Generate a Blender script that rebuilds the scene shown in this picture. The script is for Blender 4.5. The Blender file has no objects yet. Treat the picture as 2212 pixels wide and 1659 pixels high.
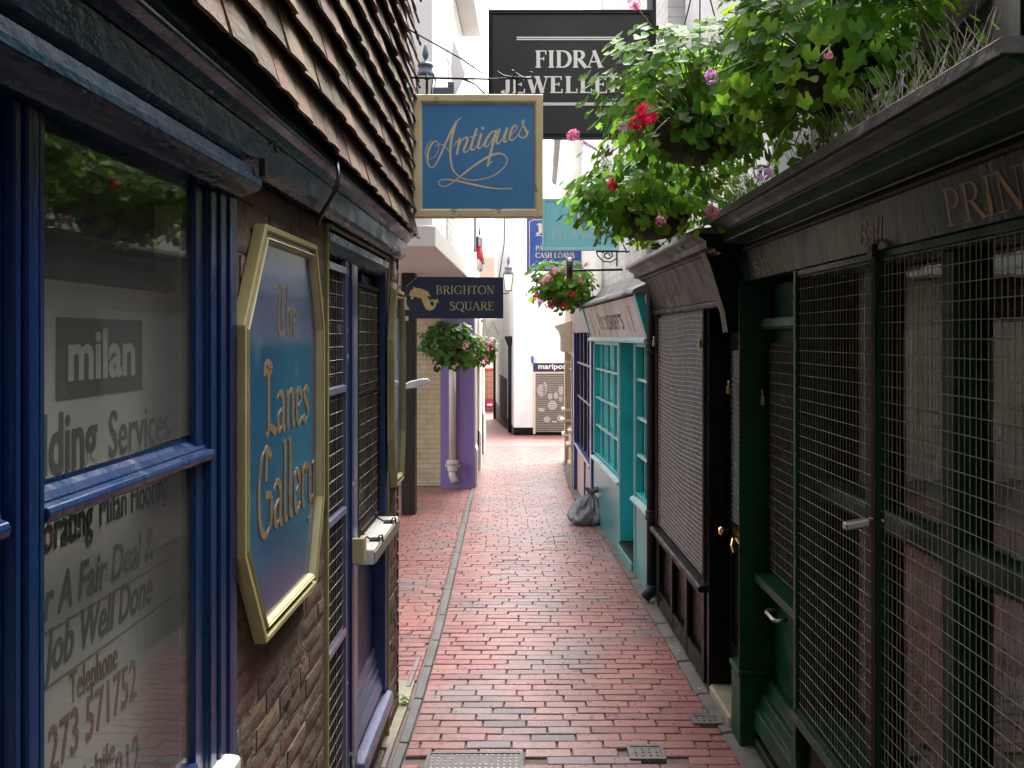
import bpy, bmesh, math, random
from mathutils import Vector, Matrix, noise
from mathutils.geometry import tessellate_polygon
R = math.radians
rnd = random.Random(7)
S = bpy.context.scene
COL = S.collection

# ------------------------------------------------------------------ camera, sky, sun, exposure
cam_d = bpy.data.cameras.new("camera")
cam = bpy.data.objects.new("camera", cam_d); COL.objects.link(cam); S.camera = cam
cam.location = (0, 0, 2.0); cam.rotation_euler = (R(90), 0, 0)
cam_d.sensor_width = 36; cam_d.lens = 36 * 1800 / 2212
cam_d.shift_x = -41 / 2212; cam_d.shift_y = -102.5 / 2212
cam_d.clip_start = 0.05; cam_d.clip_end = 400

W = bpy.data.worlds.new("World"); S.world = W; W.use_nodes = True
wn = W.node_tree; wn.nodes.clear()
sky = wn.nodes.new("ShaderNodeTexSky"); sky.sky_type = 'NISHITA'; sky.sun_disc = False
sky.sun_elevation = R(62); sky.sun_rotation = R(20); sky.air_density = 1.0; sky.dust_density = 6.0; sky.ozone_density = 0.6
hs = wn.nodes.new("ShaderNodeHueSaturation"); hs.inputs["Saturation"].default_value = 0.25
bg = wn.nodes.new("ShaderNodeBackground"); bg.inputs["Strength"].default_value = 0.15
wo = wn.nodes.new("ShaderNodeOutputWorld")
wn.links.new(sky.outputs[0], hs.inputs["Color"]); wn.links.new(hs.outputs[0], bg.inputs[0]); wn.links.new(bg.outputs[0], wo.inputs[0])

sun_d = bpy.data.lights.new("sun", 'SUN'); sun_d.energy = 1.2; sun_d.angle = R(25); sun_d.color = (1, .96, .9)
sun = bpy.data.objects.new("sun", sun_d); COL.objects.link(sun)
sun.rotation_euler = (R(28), 0, R(160))

vs = S.view_settings
vs.view_transform = 'Standard'; vs.look = 'None'; vs.gamma = 1; vs.exposure = 2.45
S.cycles.max_bounces = 8; S.cycles.diffuse_bounces = 4; S.cycles.glossy_bounces = 4; S.cycles.transparent_max_bounces = 12
S.cycles.use_denoising = True

# ------------------------------------------------------------------ helpers
def gz(y):
    """height of the lane at depth y: level at first, then falling away"""
    return 0.0 if y < 7 else (-0.0525 * (y - 8) if y > 9 else -0.0525 / 4 * (y - 7) ** 2)

def at(X, Y, D):
    """a point of the place at depth D seen on the photo (2212 px wide copy) at X, Y"""
    return Vector(((X - 1147) / 1800 * D, D, 2 + (727 - Y) / 1800 * D))

class MB:
    def __init__(s): s.v = []; s.f = []; s.k = 0
    def add(s, vs_, fs):
        n = len(s.v); s.v += [tuple(p) for p in vs_]; s.f += [tuple(i + n for i in f) for f in fs]; return s
    def box(s, x0, x1, y0, y1, z0, z1):
        x0, x1 = min(x0, x1), max(x0, x1); y0, y1 = min(y0, y1), max(y0, y1); z0, z1 = min(z0, z1), max(z0, z1)
        return s.add([(x0,y0,z0),(x1,y0,z0),(x1,y1,z0),(x0,y1,z0),(x0,y0,z1),(x1,y0,z1),(x1,y1,z1),(x0,y1,z1)],
                     [(0,3,2,1),(4,5,6,7),(0,1,5,4),(1,2,6,5),(2,3,7,6),(3,0,4,7)])
    def hexa(s, p):
        return s.add(p, [(0,3,2,1),(4,5,6,7),(0,1,5,4),(1,2,6,5),(2,3,7,6),(3,0,4,7)])
    def sweep(s, prof, path):
        """prof: closed list of (a,b); path: list of functions/points frames (o, u, v)"""
        n = len(prof); vs_ = []; fs = []
        for o, u, v in path:
            for a, b in prof: vs_.append(Vector(o) + Vector(u) * a + Vector(v) * b)
        for k in range(len(path) - 1):
            for i in range(n):
                j = (i + 1) % n
                fs.append((k*n+i, k*n+j, (k+1)*n+j, (k+1)*n+i))
        fs.append(tuple(range(n - 1, -1, -1))); fs.append(tuple((len(path)-1)*n + i for i in range(n)))
        return s.add(vs_, fs)
    def along_y(s, prof, y0, y1, dz0=0, dz1=0):
        """closed (x,z) profile pulled along y"""
        return s.sweep(prof, [((0, y0, dz0), (1,0,0), (0,0,1)), ((0, y1, dz1), (1,0,0), (0,0,1))])
    def tube(s, pts, r, n=8):
        pts = [Vector(p) for p in pts]; rs = r if isinstance(r, (list, tuple)) else [r] * len(pts)
        vs_ = []; fs = []; prev = None
        for i, p in enumerate(pts):
            t = (pts[min(i+1, len(pts)-1)] - pts[max(i-1, 0)]).normalized()
            if prev is None:
                a = Vector((0,0,1)) if abs(t.z) < .9 else Vector((1,0,0))
                u = t.cross(a).normalized()
            else:
                u = (prev - t * prev.dot(t)).normalized()
            prev = u; w = t.cross(u)
            for k in range(n):
                th = 2*math.pi*k/n
                vs_.append(p + (u*math.cos(th) + w*math.sin(th)) * rs[i])
        for i in range(len(pts)-1):
            for k in range(n):
                j = (k+1) % n
                fs.append((i*n+k, i*n+j, (i+1)*n+j, (i+1)*n+k))
        fs.append(tuple(range(n-1,-1,-1))); fs.append(tuple((len(pts)-1)*n+k for k in range(n)))
        return s.add(vs_, fs)
    def lathe(s, prof, c=(0,0,0), n=24, sx=1, sy=1):
        """prof: list of (r,z) from bottom to top"""
        vs_ = []; fs = []; m = len(prof)
        for r, z in prof:
            for k in range(n):
                th = 2*math.pi*k/n
                vs_.append((c[0]+r*sx*math.cos(th), c[1]+r*sy*math.sin(th), c[2]+z))
        for i in range(m-1):
            for k in range(n):
                j = (k+1) % n
                fs.append((i*n+k, i*n+j, (i+1)*n+j, (i+1)*n+k))
        fs.append(tuple(range(n-1,-1,-1))); fs.append(tuple((m-1)*n+k for k in range(n)))
        return s.add(vs_, fs)
    def poly(s, pts, o, u, v, d0, d1):
        """a flat outline (a,b) lifted to o+a*u+b*v and given a thickness from d0 to d1 along u x v"""
        o = Vector(o); u = Vector(u); v = Vector(v); w = u.cross(v).normalized()
        P2 = [Vector((a, b, 0)) for a, b in pts]
        tri = tessellate_polygon([P2]); n = len(pts)
        vs_ = [o+u*a+v*b+w*d0 for a, b in pts] + [o+u*a+v*b+w*d1 for a, b in pts]
        fs = []
        for t in tri:
            a, b, c = t
            if (P2[b]-P2[a]).cross(P2[c]-P2[a]).z < 0: b, c = c, b
            fs.append((a+n, b+n, c+n)); fs.append((c, b, a))
        area = sum(P2[i].x*P2[(i+1)%n].y-P2[(i+1)%n].x*P2[i].y for i in range(n))
        for i in range(n):
            j = (i+1) % n
            fs.append((i, j, j+n, i+n) if area > 0 else (j, i, i+n, j+n))
        return s.add(vs_, fs)
    def ribbon(s, pts, ws, o, u, v, d=0.0004):
        """brush stroke lying on the plane o,u,v; each next stroke stands a hair prouder"""
        s.k += 1; d = d + s.k * 0.00006
        pts = [Vector((a, b)) for a, b in pts]; n = len(pts)
        ws = ws if isinstance(ws, (list, tuple)) else [ws]*n
        o = Vector(o); u = Vector(u); v = Vector(v); w = u.cross(v).normalized()
        L = []
        for i in range(n):
            t = (pts[min(i+1,n-1)]-pts[max(i-1,0)])
            t = t.normalized() if t.length > 1e-9 else Vector((1,0))
            nn = Vector((-t.y, t.x)) * ws[i] / 2
            L.append((pts[i]+nn, pts[i]-nn))
        vs_ = []
        for a, b in L:
            for q in (a, b):
                vs_.append(o+u*q.x+v*q.y+w*d)
            for q in (a, b):
                vs_.append(o+u*q.x+v*q.y)
        fs = []
        for i in range(n-1):
            a = 4*i; b = 4*(i+1)
            fs += [(a, a+1, b+1, b), (a+2, a, b, b+2), (a+1, a+3, b+3, b+1)]
        e = 4*(n-1); fs += [(0, 2, 3, 1), (e, e+1, e+3, e+2)]
        return s.add(vs_, fs)
    def merge(s, me, mat):
        return s.add([mat @ v.co for v in me.vertices], [tuple(p.vertices) for p in me.polygons])
    def build(s, name, m, parent=None, smooth=False, bevel=0, label=None, kind=None, seg=1):
        me = bpy.data.meshes.new(name); me.from_pydata(s.v, [], s.f); me.update()
        me.materials.append(m)
        if smooth:
            for p in me.polygons: p.use_smooth = True
        o = bpy.data.objects.new(name, me); COL.objects.link(o)
        if parent: o.parent = parent
        if bevel:
            b = o.modifiers.new("bevel", 'BEVEL'); b.width = bevel; b.segments = seg; b.limit_method = 'ANGLE'; b.angle_limit = R(40)
        if label: o["label"] = label
        if kind: o["kind"] = kind
        return o

def split_build(mb, name, m, parent=None, **kw):
    """every loose piece of the builder becomes an object of its own"""
    par = list(range(len(mb.v)))
    def find(i):
        while par[i] != i: par[i] = par[par[i]]; i = par[i]
        return i
    for f in mb.f:
        a = find(f[0])
        for i in f[1:]: par[find(i)] = a
    groups = {}
    for f in mb.f: groups.setdefault(find(f[0]), []).append(f)
    out = []
    for fs in groups.values():
        ids = sorted({i for f in fs for i in f}); mp = {i: k for k, i in enumerate(ids)}
        q = MB(); q.v = [mb.v[i] for i in ids]; q.f = [tuple(mp[i] for i in f) for f in fs]
        out.append(q.build(name, m, parent, **kw))
    return out

def thing(name, label, cat, loc=(0,0,0), rz=0, group=None):
    o = bpy.data.objects.new(name, None); COL.objects.link(o)
    o.location = loc; o.rotation_euler = (0,0,rz); o["label"] = label; o["category"] = cat; o.empty_display_size = .1
    if group: o["group"] = group
    return o
def tag(o, label, cat, group=None):
    o["label"] = label; o["category"] = cat
    if group: o["group"] = group
    return o

# ------------------------------------------------------------------ materials
def mat(name, c, r=.5, c2=None, sc=6, lo=.4, hi=.65, bump=0, bsc=40, stretch=(1,1,1), metal=0, coat=0, island=0, spec=.5, hue=0, detail=6, c3=None, sc3=2.5, lo3=.55, hi3=.7, transl=0, bdist=.004, rvar=0):
    m = bpy.data.materials.new(name); m.use_nodes = True
    nt = m.node_tree; N = nt.nodes; L = nt.links
    b = N["Principled BSDF"]
    b.inputs["Roughness"].default_value = r; b.inputs["Metallic"].default_value = metal
    b.inputs["Coat Weight"].default_value = coat; b.inputs["Coat Roughness"].default_value = .12
    b.inputs["Specular IOR Level"].default_value = spec
    tc = N.new("ShaderNodeTexCoord"); mp = N.new("ShaderNodeMapping"); mp.inputs["Scale"].default_value = stretch
    L.new(tc.outputs["Object"], mp.inputs[0])
    def ramp(scale, a, z, det=detail):
        n = N.new("ShaderNodeTexNoise"); n.inputs["Scale"].default_value = scale; n.inputs["Detail"].default_value = det
        L.new(mp.outputs[0], n.inputs["Vector"])
        q = N.new("ShaderNodeMapRange"); q.inputs["From Min"].default_value = a; q.inputs["From Max"].default_value = z
        L.new(n.outputs["Fac"], q.inputs["Value"]); return q.outputs[0], n
    def mix(fac, a, bcol):
        x = N.new("ShaderNodeMix"); x.data_type = 'RGBA'
        L.new(fac, x.inputs[0])
        for k, q in ((6, a), (7, bcol)):
            if isinstance(q, tuple): x.inputs[k].default_value = q + (1,)
            else: L.new(q, x.inputs[k])
        return x.outputs[2]
    col = tuple(c)
    if c2: f, _ = ramp(sc, lo, hi); col = mix(f, col, tuple(c2))
    if c3: f, _ = ramp(sc3, lo3, hi3, 8); col = mix(f, col, tuple(c3))
    if island or hue:
        g = N.new("ShaderNodeNewGeometry"); h = N.new("ShaderNodeHueSaturation")
        if isinstance(col, tuple): h.inputs["Color"].default_value = col + (1,)
        else: L.new(col, h.inputs["Color"])
        q = N.new("ShaderNodeMapRange"); q.inputs["To Min"].default_value = 1-island; q.inputs["To Max"].default_value = 1+island
        L.new(g.outputs["Random Per Island"], q.inputs["Value"]); L.new(q.outputs[0], h.inputs["Value"])
        if hue:
            wn_ = N.new("ShaderNodeTexWhiteNoise"); wn_.noise_dimensions = '1D'; L.new(g.outputs["Random Per Island"], wn_.inputs["W"])
            q2 = N.new("ShaderNodeMapRange"); q2.inputs["To Min"].default_value = .5-hue; q2.inputs["To Max"].default_value = .5+hue
            L.new(wn_.outputs["Value"], q2.inputs["Value"]); L.new(q2.outputs[0], h.inputs["Hue"])
        col = h.outputs[0]
    if isinstance(col, tuple): b.inputs["Base Color"].default_value = col + (1,)
    else: L.new(col, b.inputs["Base Color"])
    if rvar:
        f, _ = ramp(sc*1.7, .35, .7)
        q = N.new("ShaderNodeMapRange"); q.inputs["To Min"].default_value = max(.03, r-rvar); q.inputs["To Max"].default_value = min(1, r+rvar)
        L.new(f, q.inputs["Value"]); L.new(q.outputs[0], b.inputs["Roughness"])
    if bump:
        n = N.new("ShaderNodeTexNoise"); n.inputs["Scale"].default_value = bsc; n.inputs["Detail"].default_value = 5
        L.new(mp.outputs[0], n.inputs["Vector"])
        bp = N.new("ShaderNodeBump"); bp.inputs["Strength"].default_value = bump; bp.inputs["Distance"].default_value = bdist
        L.new(n.outputs["Fac"], bp.inputs["Height"]); L.new(bp.outputs[0], b.inputs["Normal"])
    if transl:
        t = N.new("ShaderNodeBsdfTranslucent"); ms = N.new("ShaderNodeMixShader"); ms.inputs[0].default_value = transl
        if isinstance(col, tuple): t.inputs[0].default_value = col + (1,)
        else:
            hh = N.new("ShaderNodeHueSaturation"); hh.inputs["Value"].default_value = 1.7; hh.inputs["Hue"].default_value = .48
            L.new(col, hh.inputs["Color"]); L.new(hh.outputs[0], t.inputs[0])
        L.new(b.outputs[0], ms.inputs[1]); L.new(t.outputs[0], ms.inputs[2])
        L.new(ms.outputs[0], N["Material Output"].inputs[0])
    return m

def glass(name, tint=(.8,.85,.85), ior=1.5, rough=.015, wob=.25, dust=0.0):
    m = bpy.data.materials.new(name); m.use_nodes = True
    nt = m.node_tree; N = nt.nodes; L = nt.links; N.remove(N["Principled BSDF"])
    t = N.new("ShaderNodeBsdfTransparent"); t.inputs[0].default_value = tint + (1,)
    g = N.new("ShaderNodeBsdfGlossy"); g.inputs["Roughness"].default_value = rough
    f = N.new("ShaderNodeFresnel"); ge = N.new("ShaderNodeNewGeometry"); mr = N.new("ShaderNodeMapRange")
    mr.inputs["To Min"].default_value = ior; mr.inputs["To Max"].default_value = 1/ior      # the pane does not bend light: same share at both faces
    L.new(ge.outputs["Backfacing"], mr.inputs["Value"]); L.new(mr.outputs[0], f.inputs[0])
    x = N.new("ShaderNodeMixShader")
    tc = N.new("ShaderNodeTexCoord"); n = N.new("ShaderNodeTexNoise"); n.inputs["Scale"].default_value = 3
    L.new(tc.outputs["Object"], n.inputs["Vector"])
    bp = N.new("ShaderNodeBump"); bp.inputs["Strength"].default_value = wob; bp.inputs["Distance"].default_value = .004
    L.new(n.outputs["Fac"], bp.inputs["Height"]); L.new(bp.outputs[0], g.inputs["Normal"])
    L.new(f.outputs[0], x.inputs[0]); L.new(t.outputs[0], x.inputs[1]); L.new(g.outputs[0], x.inputs[2])
    out = x.outputs[0]
    if dust:
        d = N.new("ShaderNodeBsdfDiffuse"); d.inputs[0].default_value = (.5,.5,.48,1)
        x2 = N.new("ShaderNodeMixShader"); x2.inputs[0].default_value = dust
        L.new(out, x2.inputs[1]); L.new(d.outputs[0], x2.inputs[2]); out = x2.outputs[0]
    L.new(out, N["Material Output"].inputs[0])
    return m

def brickmat(name, c1, c2, mortar, bw=.225, bh=.075, axis='yz', r=.8, paint=None, bump=.4, ms=.012):
    """flat courses for far walls and far paving"""
    m = bpy.data.materials.new(name); m.use_nodes = True
    nt = m.node_tree; N = nt.nodes; L = nt.links; b = N["Principled BSDF"]; b.inputs["Roughness"].default_value = r
    tc = N.new("ShaderNodeTexCoord"); sp = N.new("ShaderNodeSeparateXYZ"); cb = N.new("ShaderNodeCombineXYZ")
    L.new(tc.outputs["Object"], sp.inputs[0])
    i = {'x':0,'y':1,'z':2}
    L.new(sp.outputs[i[axis[0]]], cb.inputs[0]); L.new(sp.outputs[i[axis[1]]], cb.inputs[1])
    t = N.new("ShaderNodeTexBrick"); t.inputs["Scale"].default_value = 1
    t.inputs["Brick Width"].default_value = bw; t.inputs["Row Height"].default_value = bh; t.inputs["Mortar Size"].default_value = ms/2
    t.inputs["Color1"].default_value = c1+(1,); t.inputs["Color2"].default_value = c2+(1,); t.inputs["Mortar"].default_value = mortar+(1,)
    t.inputs["Bias"].default_value = -.1
    L.new(cb.outputs[0], t.inputs["Vector"])
    n = N.new("ShaderNodeTexNoise"); n.inputs["Scale"].default_value = 5; n.inputs["Detail"].default_value = 8
    L.new(tc.outputs["Object"], n.inputs["Vector"])
    x = N.new("ShaderNodeMix"); x.data_type = 'RGBA'; x.blend_type = 'MULTIPLY'; x.inputs[0].default_value = .6
    L.new(t.outputs["Color"], x.inputs[6]); L.new(n.outputs["Fac"], x.inputs[7])
    hv = N.new("ShaderNodeHueSaturation"); hv.inputs["Value"].default_value = 1.35; L.new(x.outputs[2], hv.inputs["Color"])
    L.new(hv.outputs[0], b.inputs["Base Color"])
    bp = N.new("ShaderNodeBump"); bp.inputs["Strength"].default_value = bump; bp.inputs["Distance"].default_value = .01; bp.invert = True
    L.new(t.outputs["Fac"], bp.inputs["Height"]); L.new(bp.outputs[0], b.inputs["Normal"])
    return m

blue_paint = mat("blue_gloss_paint", (.005,.018,.080), .3, (.005,.028,.078), 9, bump=.6, bsc=26, stretch=(1,1,.12), coat=.15, c3=(.06,.075,.10), sc3=18, lo3=.68, hi3=.76, rvar=.1)
navy_paint = mat("light_cast_navy_paint", (.003,.019,.048), .30, (.005,.029,.060), 7, bump=.6, bsc=60, stretch=(1,.5,1), coat=.0, spec=.3, c3=(.06,.09,.11), sc3=26, lo3=.69, hi3=.80, rvar=.12)  # same blue as the frame, its teal cast of light put into the colour
flaking_blue = mat("flaking_blue_paint", (.008,.022,.085), .4, (.012,.03,.12), 8, bump=.8, bsc=30, c3=(.62,.60,.50), sc3=13, lo3=.635, hi3=.65)
lav_paint = mat("lavender_blue_paint", (.10,.11,.20), .3, (.16,.16,.24), 7, bump=.4, bsc=30, stretch=(1,1,.2), coat=.2)  # pale lavender blue, mottled in upright streaks
door_blue = mat("door_blue_paint", (.008,.024,.105), .4, (.012,.035,.14), 5, bump=.3, bsc=20)
gold_paint = mat("mustard_paint", (.25,.215,.085), .6, (.31,.275,.12), 5, bump=.25, bsc=60, c3=(.14,.11,.05), sc3=9, lo3=.66, hi3=.74)
cream_trim = mat("cream_paint", (.46,.41,.23), .65, (.38,.33,.17), 6, bump=.2, bsc=50)
sign_blue = mat("sign_blue_paint", (.045,.225,.50), .45, (.05,.245,.53), 3, bump=.12, bsc=90, c3=(.04,.15,.25), sc3=6, lo3=.62, hi3=.8)
panel_blue = mat("panel_blue_paint", (.007,.042,.125), .2, (.005,.065,.145), 3, lo=.42, hi=.6, bump=.15, bsc=18, coat=.6, c3=(.05,.12,.18), sc3=9, lo3=.62, hi3=.75, stretch=(1,1,.4))
gold_letter = mat("dull_gold_letter", (.155,.10,.040), .55, (.20,.135,.055), 30)
bright_gold = mat("gold_letter", (.62,.47,.19), .4, (.70,.55,.26), 20)
cream_letter = mat("cream_letter", (.78,.68,.45), .5)
white_letter = mat("ivory_letter", (.85,.83,.74), .5)
tile_mat = mat("clay_tile", (.148,.083,.052), .85, (.108,.080,.052), 14, bump=.8, bsc=60, island=.40, hue=.026, c3=(.085,.082,.028), sc3=5, lo3=.50, hi3=.72, bdist=.006)
wallbrick = mat("old_brick", (.115,.056,.038), .85, (.105,.078,.052), 9, bump=1.0, bsc=32, island=.35, hue=.02, c3=(.20,.165,.12), sc3=9, lo3=.56, hi3=.74, bdist=.006, stretch=(1,.6,1))
mortar_m = mat("old_mortar", (.155,.12,.085), .95, (.075,.06,.045), 12, bump=1.0, bsc=50, bdist=.01)
paver_m = mat("red_paver", (.240,.092,.081), .36, (.192,.083,.078), 14, bump=.6, bsc=60, island=.17, hue=.012, c3=(.135,.098,.094), sc3=1.5, lo3=.46, hi3=.70, rvar=.10, spec=.6, bdist=.003)
grey_paver = mat("grey_paver", (.150,.115,.120), .45, (.16,.12,.12), 10, bump=.35, bsc=90, island=.25)
joint_m = mat("paving_joint", (.120,.088,.078), .8, (.085,.068,.060), 20, bump=.8, bsc=80)
stone_m = mat("gutter_stone", (.050,.047,.048), .6, (.08,.075,.072), 6, bump=.6, bsc=60, island=.15)
concrete_m = mat("patched_concrete", (.25,.225,.17), .85, (.17,.16,.115), 6, bump=.7, bsc=70, c3=(.07,.09,.03), sc3=5, lo3=.62, hi3=.75)
green_paint = mat("bottle_green_paint", (.0045,.034,.014), .38, (.006,.044,.020), 6, bump=.6, bsc=40, coat=.0, spec=.2, c3=(.02,.025,.018), sc3=14, lo3=.68, hi3=.78, rvar=.1)
green_fascia = mat("dark_green_fascia", (.004,.018,.013), .36, (.006,.023,.017), 6, bump=.8, bsc=38, stretch=(1,1,.22), coat=.1, spec=.35, rvar=.12, c3=(.022,.032,.028), sc3=12, lo3=.66, hi3=.8)
brown_line = mat("worn_brown_paint", (.018,.016,.010), .6, (.006,.016,.009), 8, bump=.4, bsc=40, spec=.2)
black_paint = mat("black_gloss_paint", (.0045,.004,.004), .32, (.007,.006,.0055), 6, bump=.4, bsc=40, coat=.0, spec=.18, c3=(.03,.02,.016), sc3=12, lo3=.69, hi3=.8, rvar=.1)
black_fascia = mat("dull_black_fascia", (.006,.0052,.0056), .42, (.011,.009,.009), 6, bump=.7, bsc=45, stretch=(1,1,.3), rvar=.1, spec=.2)
lead_m = mat("grey_lead", (.10,.10,.105), .55, (.17,.16,.15), 8, bump=.8, bsc=30, bdist=.01, c3=(.33,.32,.30), sc3=12, lo3=.64, hi3=.74)
iron_m = mat("black_iron", (.009,.010,.014), .45, (.018,.017,.018), 30, bump=.3, bsc=90, spec=.25)
rust_m = mat("rusty_iron", (.018,.009,.0055), .7, (.04,.017,.008), 30, bump=.5, bsc=120, spec=.15)
wire_m = mat("galvanised_wire", (.38,.36,.31), .45, (.22,.17,.11), 30, metal=.3)
dullwire_m = mat("dull_wire", (.27,.27,.19), .5, (.17,.15,.09), 30, metal=.2)
shutter_back = mat("grey_blind", (.060,.063,.090), .55, (.105,.107,.138), 3, stretch=(3,3,.4), bump=.3, bsc=30)
teal_paint = mat("turquoise_paint", (.020,.36,.385), .35, (.028,.41,.43), 4, bump=.15, bsc=30, c3=(.02,.22,.22), sc3=3, lo3=.6, hi3=.8)
teal_pale = mat("pale_turquoise_paint", (.25,.42,.42), .4, (.34,.50,.50), 5)
teal_riser = mat("grey_turquoise_paint", (.055,.25,.25), .28, (.09,.26,.26), 4, bump=.2, bsc=20, coat=.2)
teal_sign = mat("aqua_sign_paint", (.25,.70,.76), .5, (.28,.74,.80), 4)
streaky_white = mat("streaky_pale_paint", (.36,.33,.30), .5, (.52,.50,.47), 5, bump=.6, bsc=40, stretch=(1,1,.2), c3=(.08,.14,.14), sc3=8, lo3=.62, hi3=.7)  # off-white with upright pale streaks and teal patches
white_render = mat("white_render", (.88,.87,.85), .8, (.80,.78,.75), 3, bump=.3, bsc=40, c3=(.45,.42,.38), sc3=4, lo3=.68, hi3=.82)
white_brick = brickmat("whitewashed_brick", (.80,.78,.76), (.72,.70,.68), (.60,.58,.56), axis='yz')
soffit_m = mat("white_soffit", (.72,.71,.68), .7, (.70,.66,.60), 3)
purple_m = mat("purple_render", (.235,.165,.40), .75, (.26,.18,.42), 4, bump=.3, bsc=60, c3=(.12,.08,.25), sc3=2.5, lo3=.58, hi3=.8)
tan_brick = brickmat("painted_tan_brick", (.60,.48,.30), (.55,.44,.27), (.40,.33,.20), axis='xz', bump=.5)
dark_pillar = mat("dark_pebbledash", (.020,.018,.014), .7, (.09,.075,.05), 40, lo=.6, hi=.75, bump=.8, bsc=80)
purpleblue = mat("deep_blue_paint", (.012,.035,.19), .3, (.02,.05,.22), 5, coat=.2)
bluedark = mat("indigo_paint", (.02,.018,.05), .35, (.03,.03,.08), 5)
pink_panel = mat("pale_pink_panel", (.52,.40,.36), .5, (.58,.47,.43), 4)
sand_paint = mat("sand_paint", (.36,.285,.185), .5, (.40,.325,.22), 4)
sand_light = mat("pale_sand_paint", (.62,.54,.43), .5, (.68,.60,.50), 4)
plinth_m = mat("brown_plinth", (.11,.085,.075), .7, (.15,.12,.10), 8)
black_board = mat("black_sign_board", (.010,.009,.009), .5, (.016,.014,.013), 4, bump=.2, bsc=30, stretch=(1,1,.2), c3=(.05,.045,.04), sc3=9, lo3=.64, hi3=.76)
navy_board = mat("navy_sign_board", (.012,.020,.065), .4, (.015,.026,.08), 4)
royal_board = mat("royal_blue_board", (.03,.09,.38), .45, (.035,.10,.42), 4)
red_paint = mat("red_paint", (.36,.012,.03), .4, (.42,.02,.04), 5)
paper_m = mat("sign_paper", (.52,.51,.47), .7, (.45,.44,.40), 3, bump=.15, bsc=20)
ink_m = mat("dark_green_ink", (.025,.040,.032), .6)
red_ink = mat("faded_red_ink", (.16,.045,.032), .6)
olive_ink = mat("olive_ink", (.12,.11,.05), .6)
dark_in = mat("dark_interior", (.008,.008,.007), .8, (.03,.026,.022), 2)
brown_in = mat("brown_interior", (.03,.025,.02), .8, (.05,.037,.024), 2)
leaf_m = mat("geranium_leaf", (.080,.210,.016), .5, (.12,.28,.026), 9, island=.5, hue=.022, transl=.58, c3=(.055,.16,.030), sc3=6, spec=.35)
ivy_m = mat("dark_trailing_leaf", (.045,.125,.016), .5, (.07,.17,.02), 9, island=.5, hue=.02, transl=.42, spec=.35)
stem_m = mat("green_stem", (.20,.24,.06), .6, (.14,.16,.05), 20)
redf_m = mat("red_petal", (.55,.008,.010), .5, (.45,.006,.012), 20, island=.25, transl=.25)
pinkf_m = mat("pink_petal", (.66,.17,.30), .5, (.70,.27,.40), 20, island=.25, transl=.25)
lilac_m = mat("lilac_petal", (.58,.25,.52), .5, (.62,.35,.58), 20, island=.25, transl=.25)
basket_m = mat("black_basket", (.012,.014,.010), .7, (.03,.03,.02), 20, bump=.8, bsc=50)
bag_m = mat("grey_bin_liner", (.125,.118,.130), .22, (.17,.16,.17), 5, bump=.25, bsc=14, coat=.4, spec=.7)
brass_m = mat("polished_brass", (.75,.55,.25), .18, metal=1)
brassdull_m = mat("brass_padlock", (.40,.27,.10), .3, metal=.9)
steel_m = mat("dull_steel", (.45,.43,.42), .35, metal=.8)
white_plastic = mat("white_plastic", (.90,.90,.92), .4)
white_metal = mat("white_box_paint", (.66,.65,.62), .35, (.56,.55,.52), 8, bump=.2, bsc=40)
pipe_cream = mat("cream_pipe_paint", (.62,.55,.48), .4, (.68,.62,.55), 5)
cable_m = mat("black_cable", (.008,.009,.014), .45)
win_glass = glass("window_glass", (.93,.94,.93), ior=1.48, dust=.05)
dark_glass = glass("shop_glass", (.75,.80,.78), ior=1.5, wob=.35, dust=.004)
lamp_glass = mat("opal_glass", (.80,.80,.78), .15)
cast_iron = mat("cast_iron_cover", (.085,.075,.072), .5, (.13,.11,.105), 30, bump=.4, bsc=60)
print_m = [mat("print_paper_grey", (.26,.25,.23), .7, (.40,.39,.36), 9, c3=(.06,.06,.05), sc3=5),
           mat("print_paper_tan", (.36,.27,.16), .7, (.26,.18,.10), 7, c3=(.06,.05,.03), sc3=5),
           mat("print_paper_red", (.26,.10,.07), .7, (.30,.16,.11), 5, c3=(.05,.03,.02), sc3=6)]

# ------------------------------------------------------------------ lettering
def arc(cx, cy, rx, ry, a0, a1, n=16):
    return [(cx+rx*math.cos(R(a0+(a1-a0)*k/n)), cy+ry*math.sin(R(a0+(a1-a0)*k/n))) for k in range(n+1)]
def spline(pts, ws, n=7):
    """Catmull-Rom through points with widths"""
    P_ = [pts[0]] + list(pts) + [pts[-1]]; W_ = [ws[0]] + list(ws) + [ws[-1]]; o = []; w = []
    for i in range(1, len(P_)-2):
        for k in range(n):
            t = k/n; a, b, c, d = P_[i-1:i+3]
            o.append(tuple(.5*(2*b[j]+(c[j]-a[j])*t+(2*a[j]-5*b[j]+4*c[j]-d[j])*t*t+(3*b[j]-a[j]-3*c[j]+d[j])*t**3) for j in (0,1)))
            w.append(W_[i]*(1-t)+W_[i+1]*t)
    o.append(pts[-1]); w.append(ws[-1]); return o, w
TH, TN = .175, .06
def st(x, l=True, r=True): return [('t', [(x,0),(x,1)]), ('s', x, 0), ('s', x, 1)]
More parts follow.
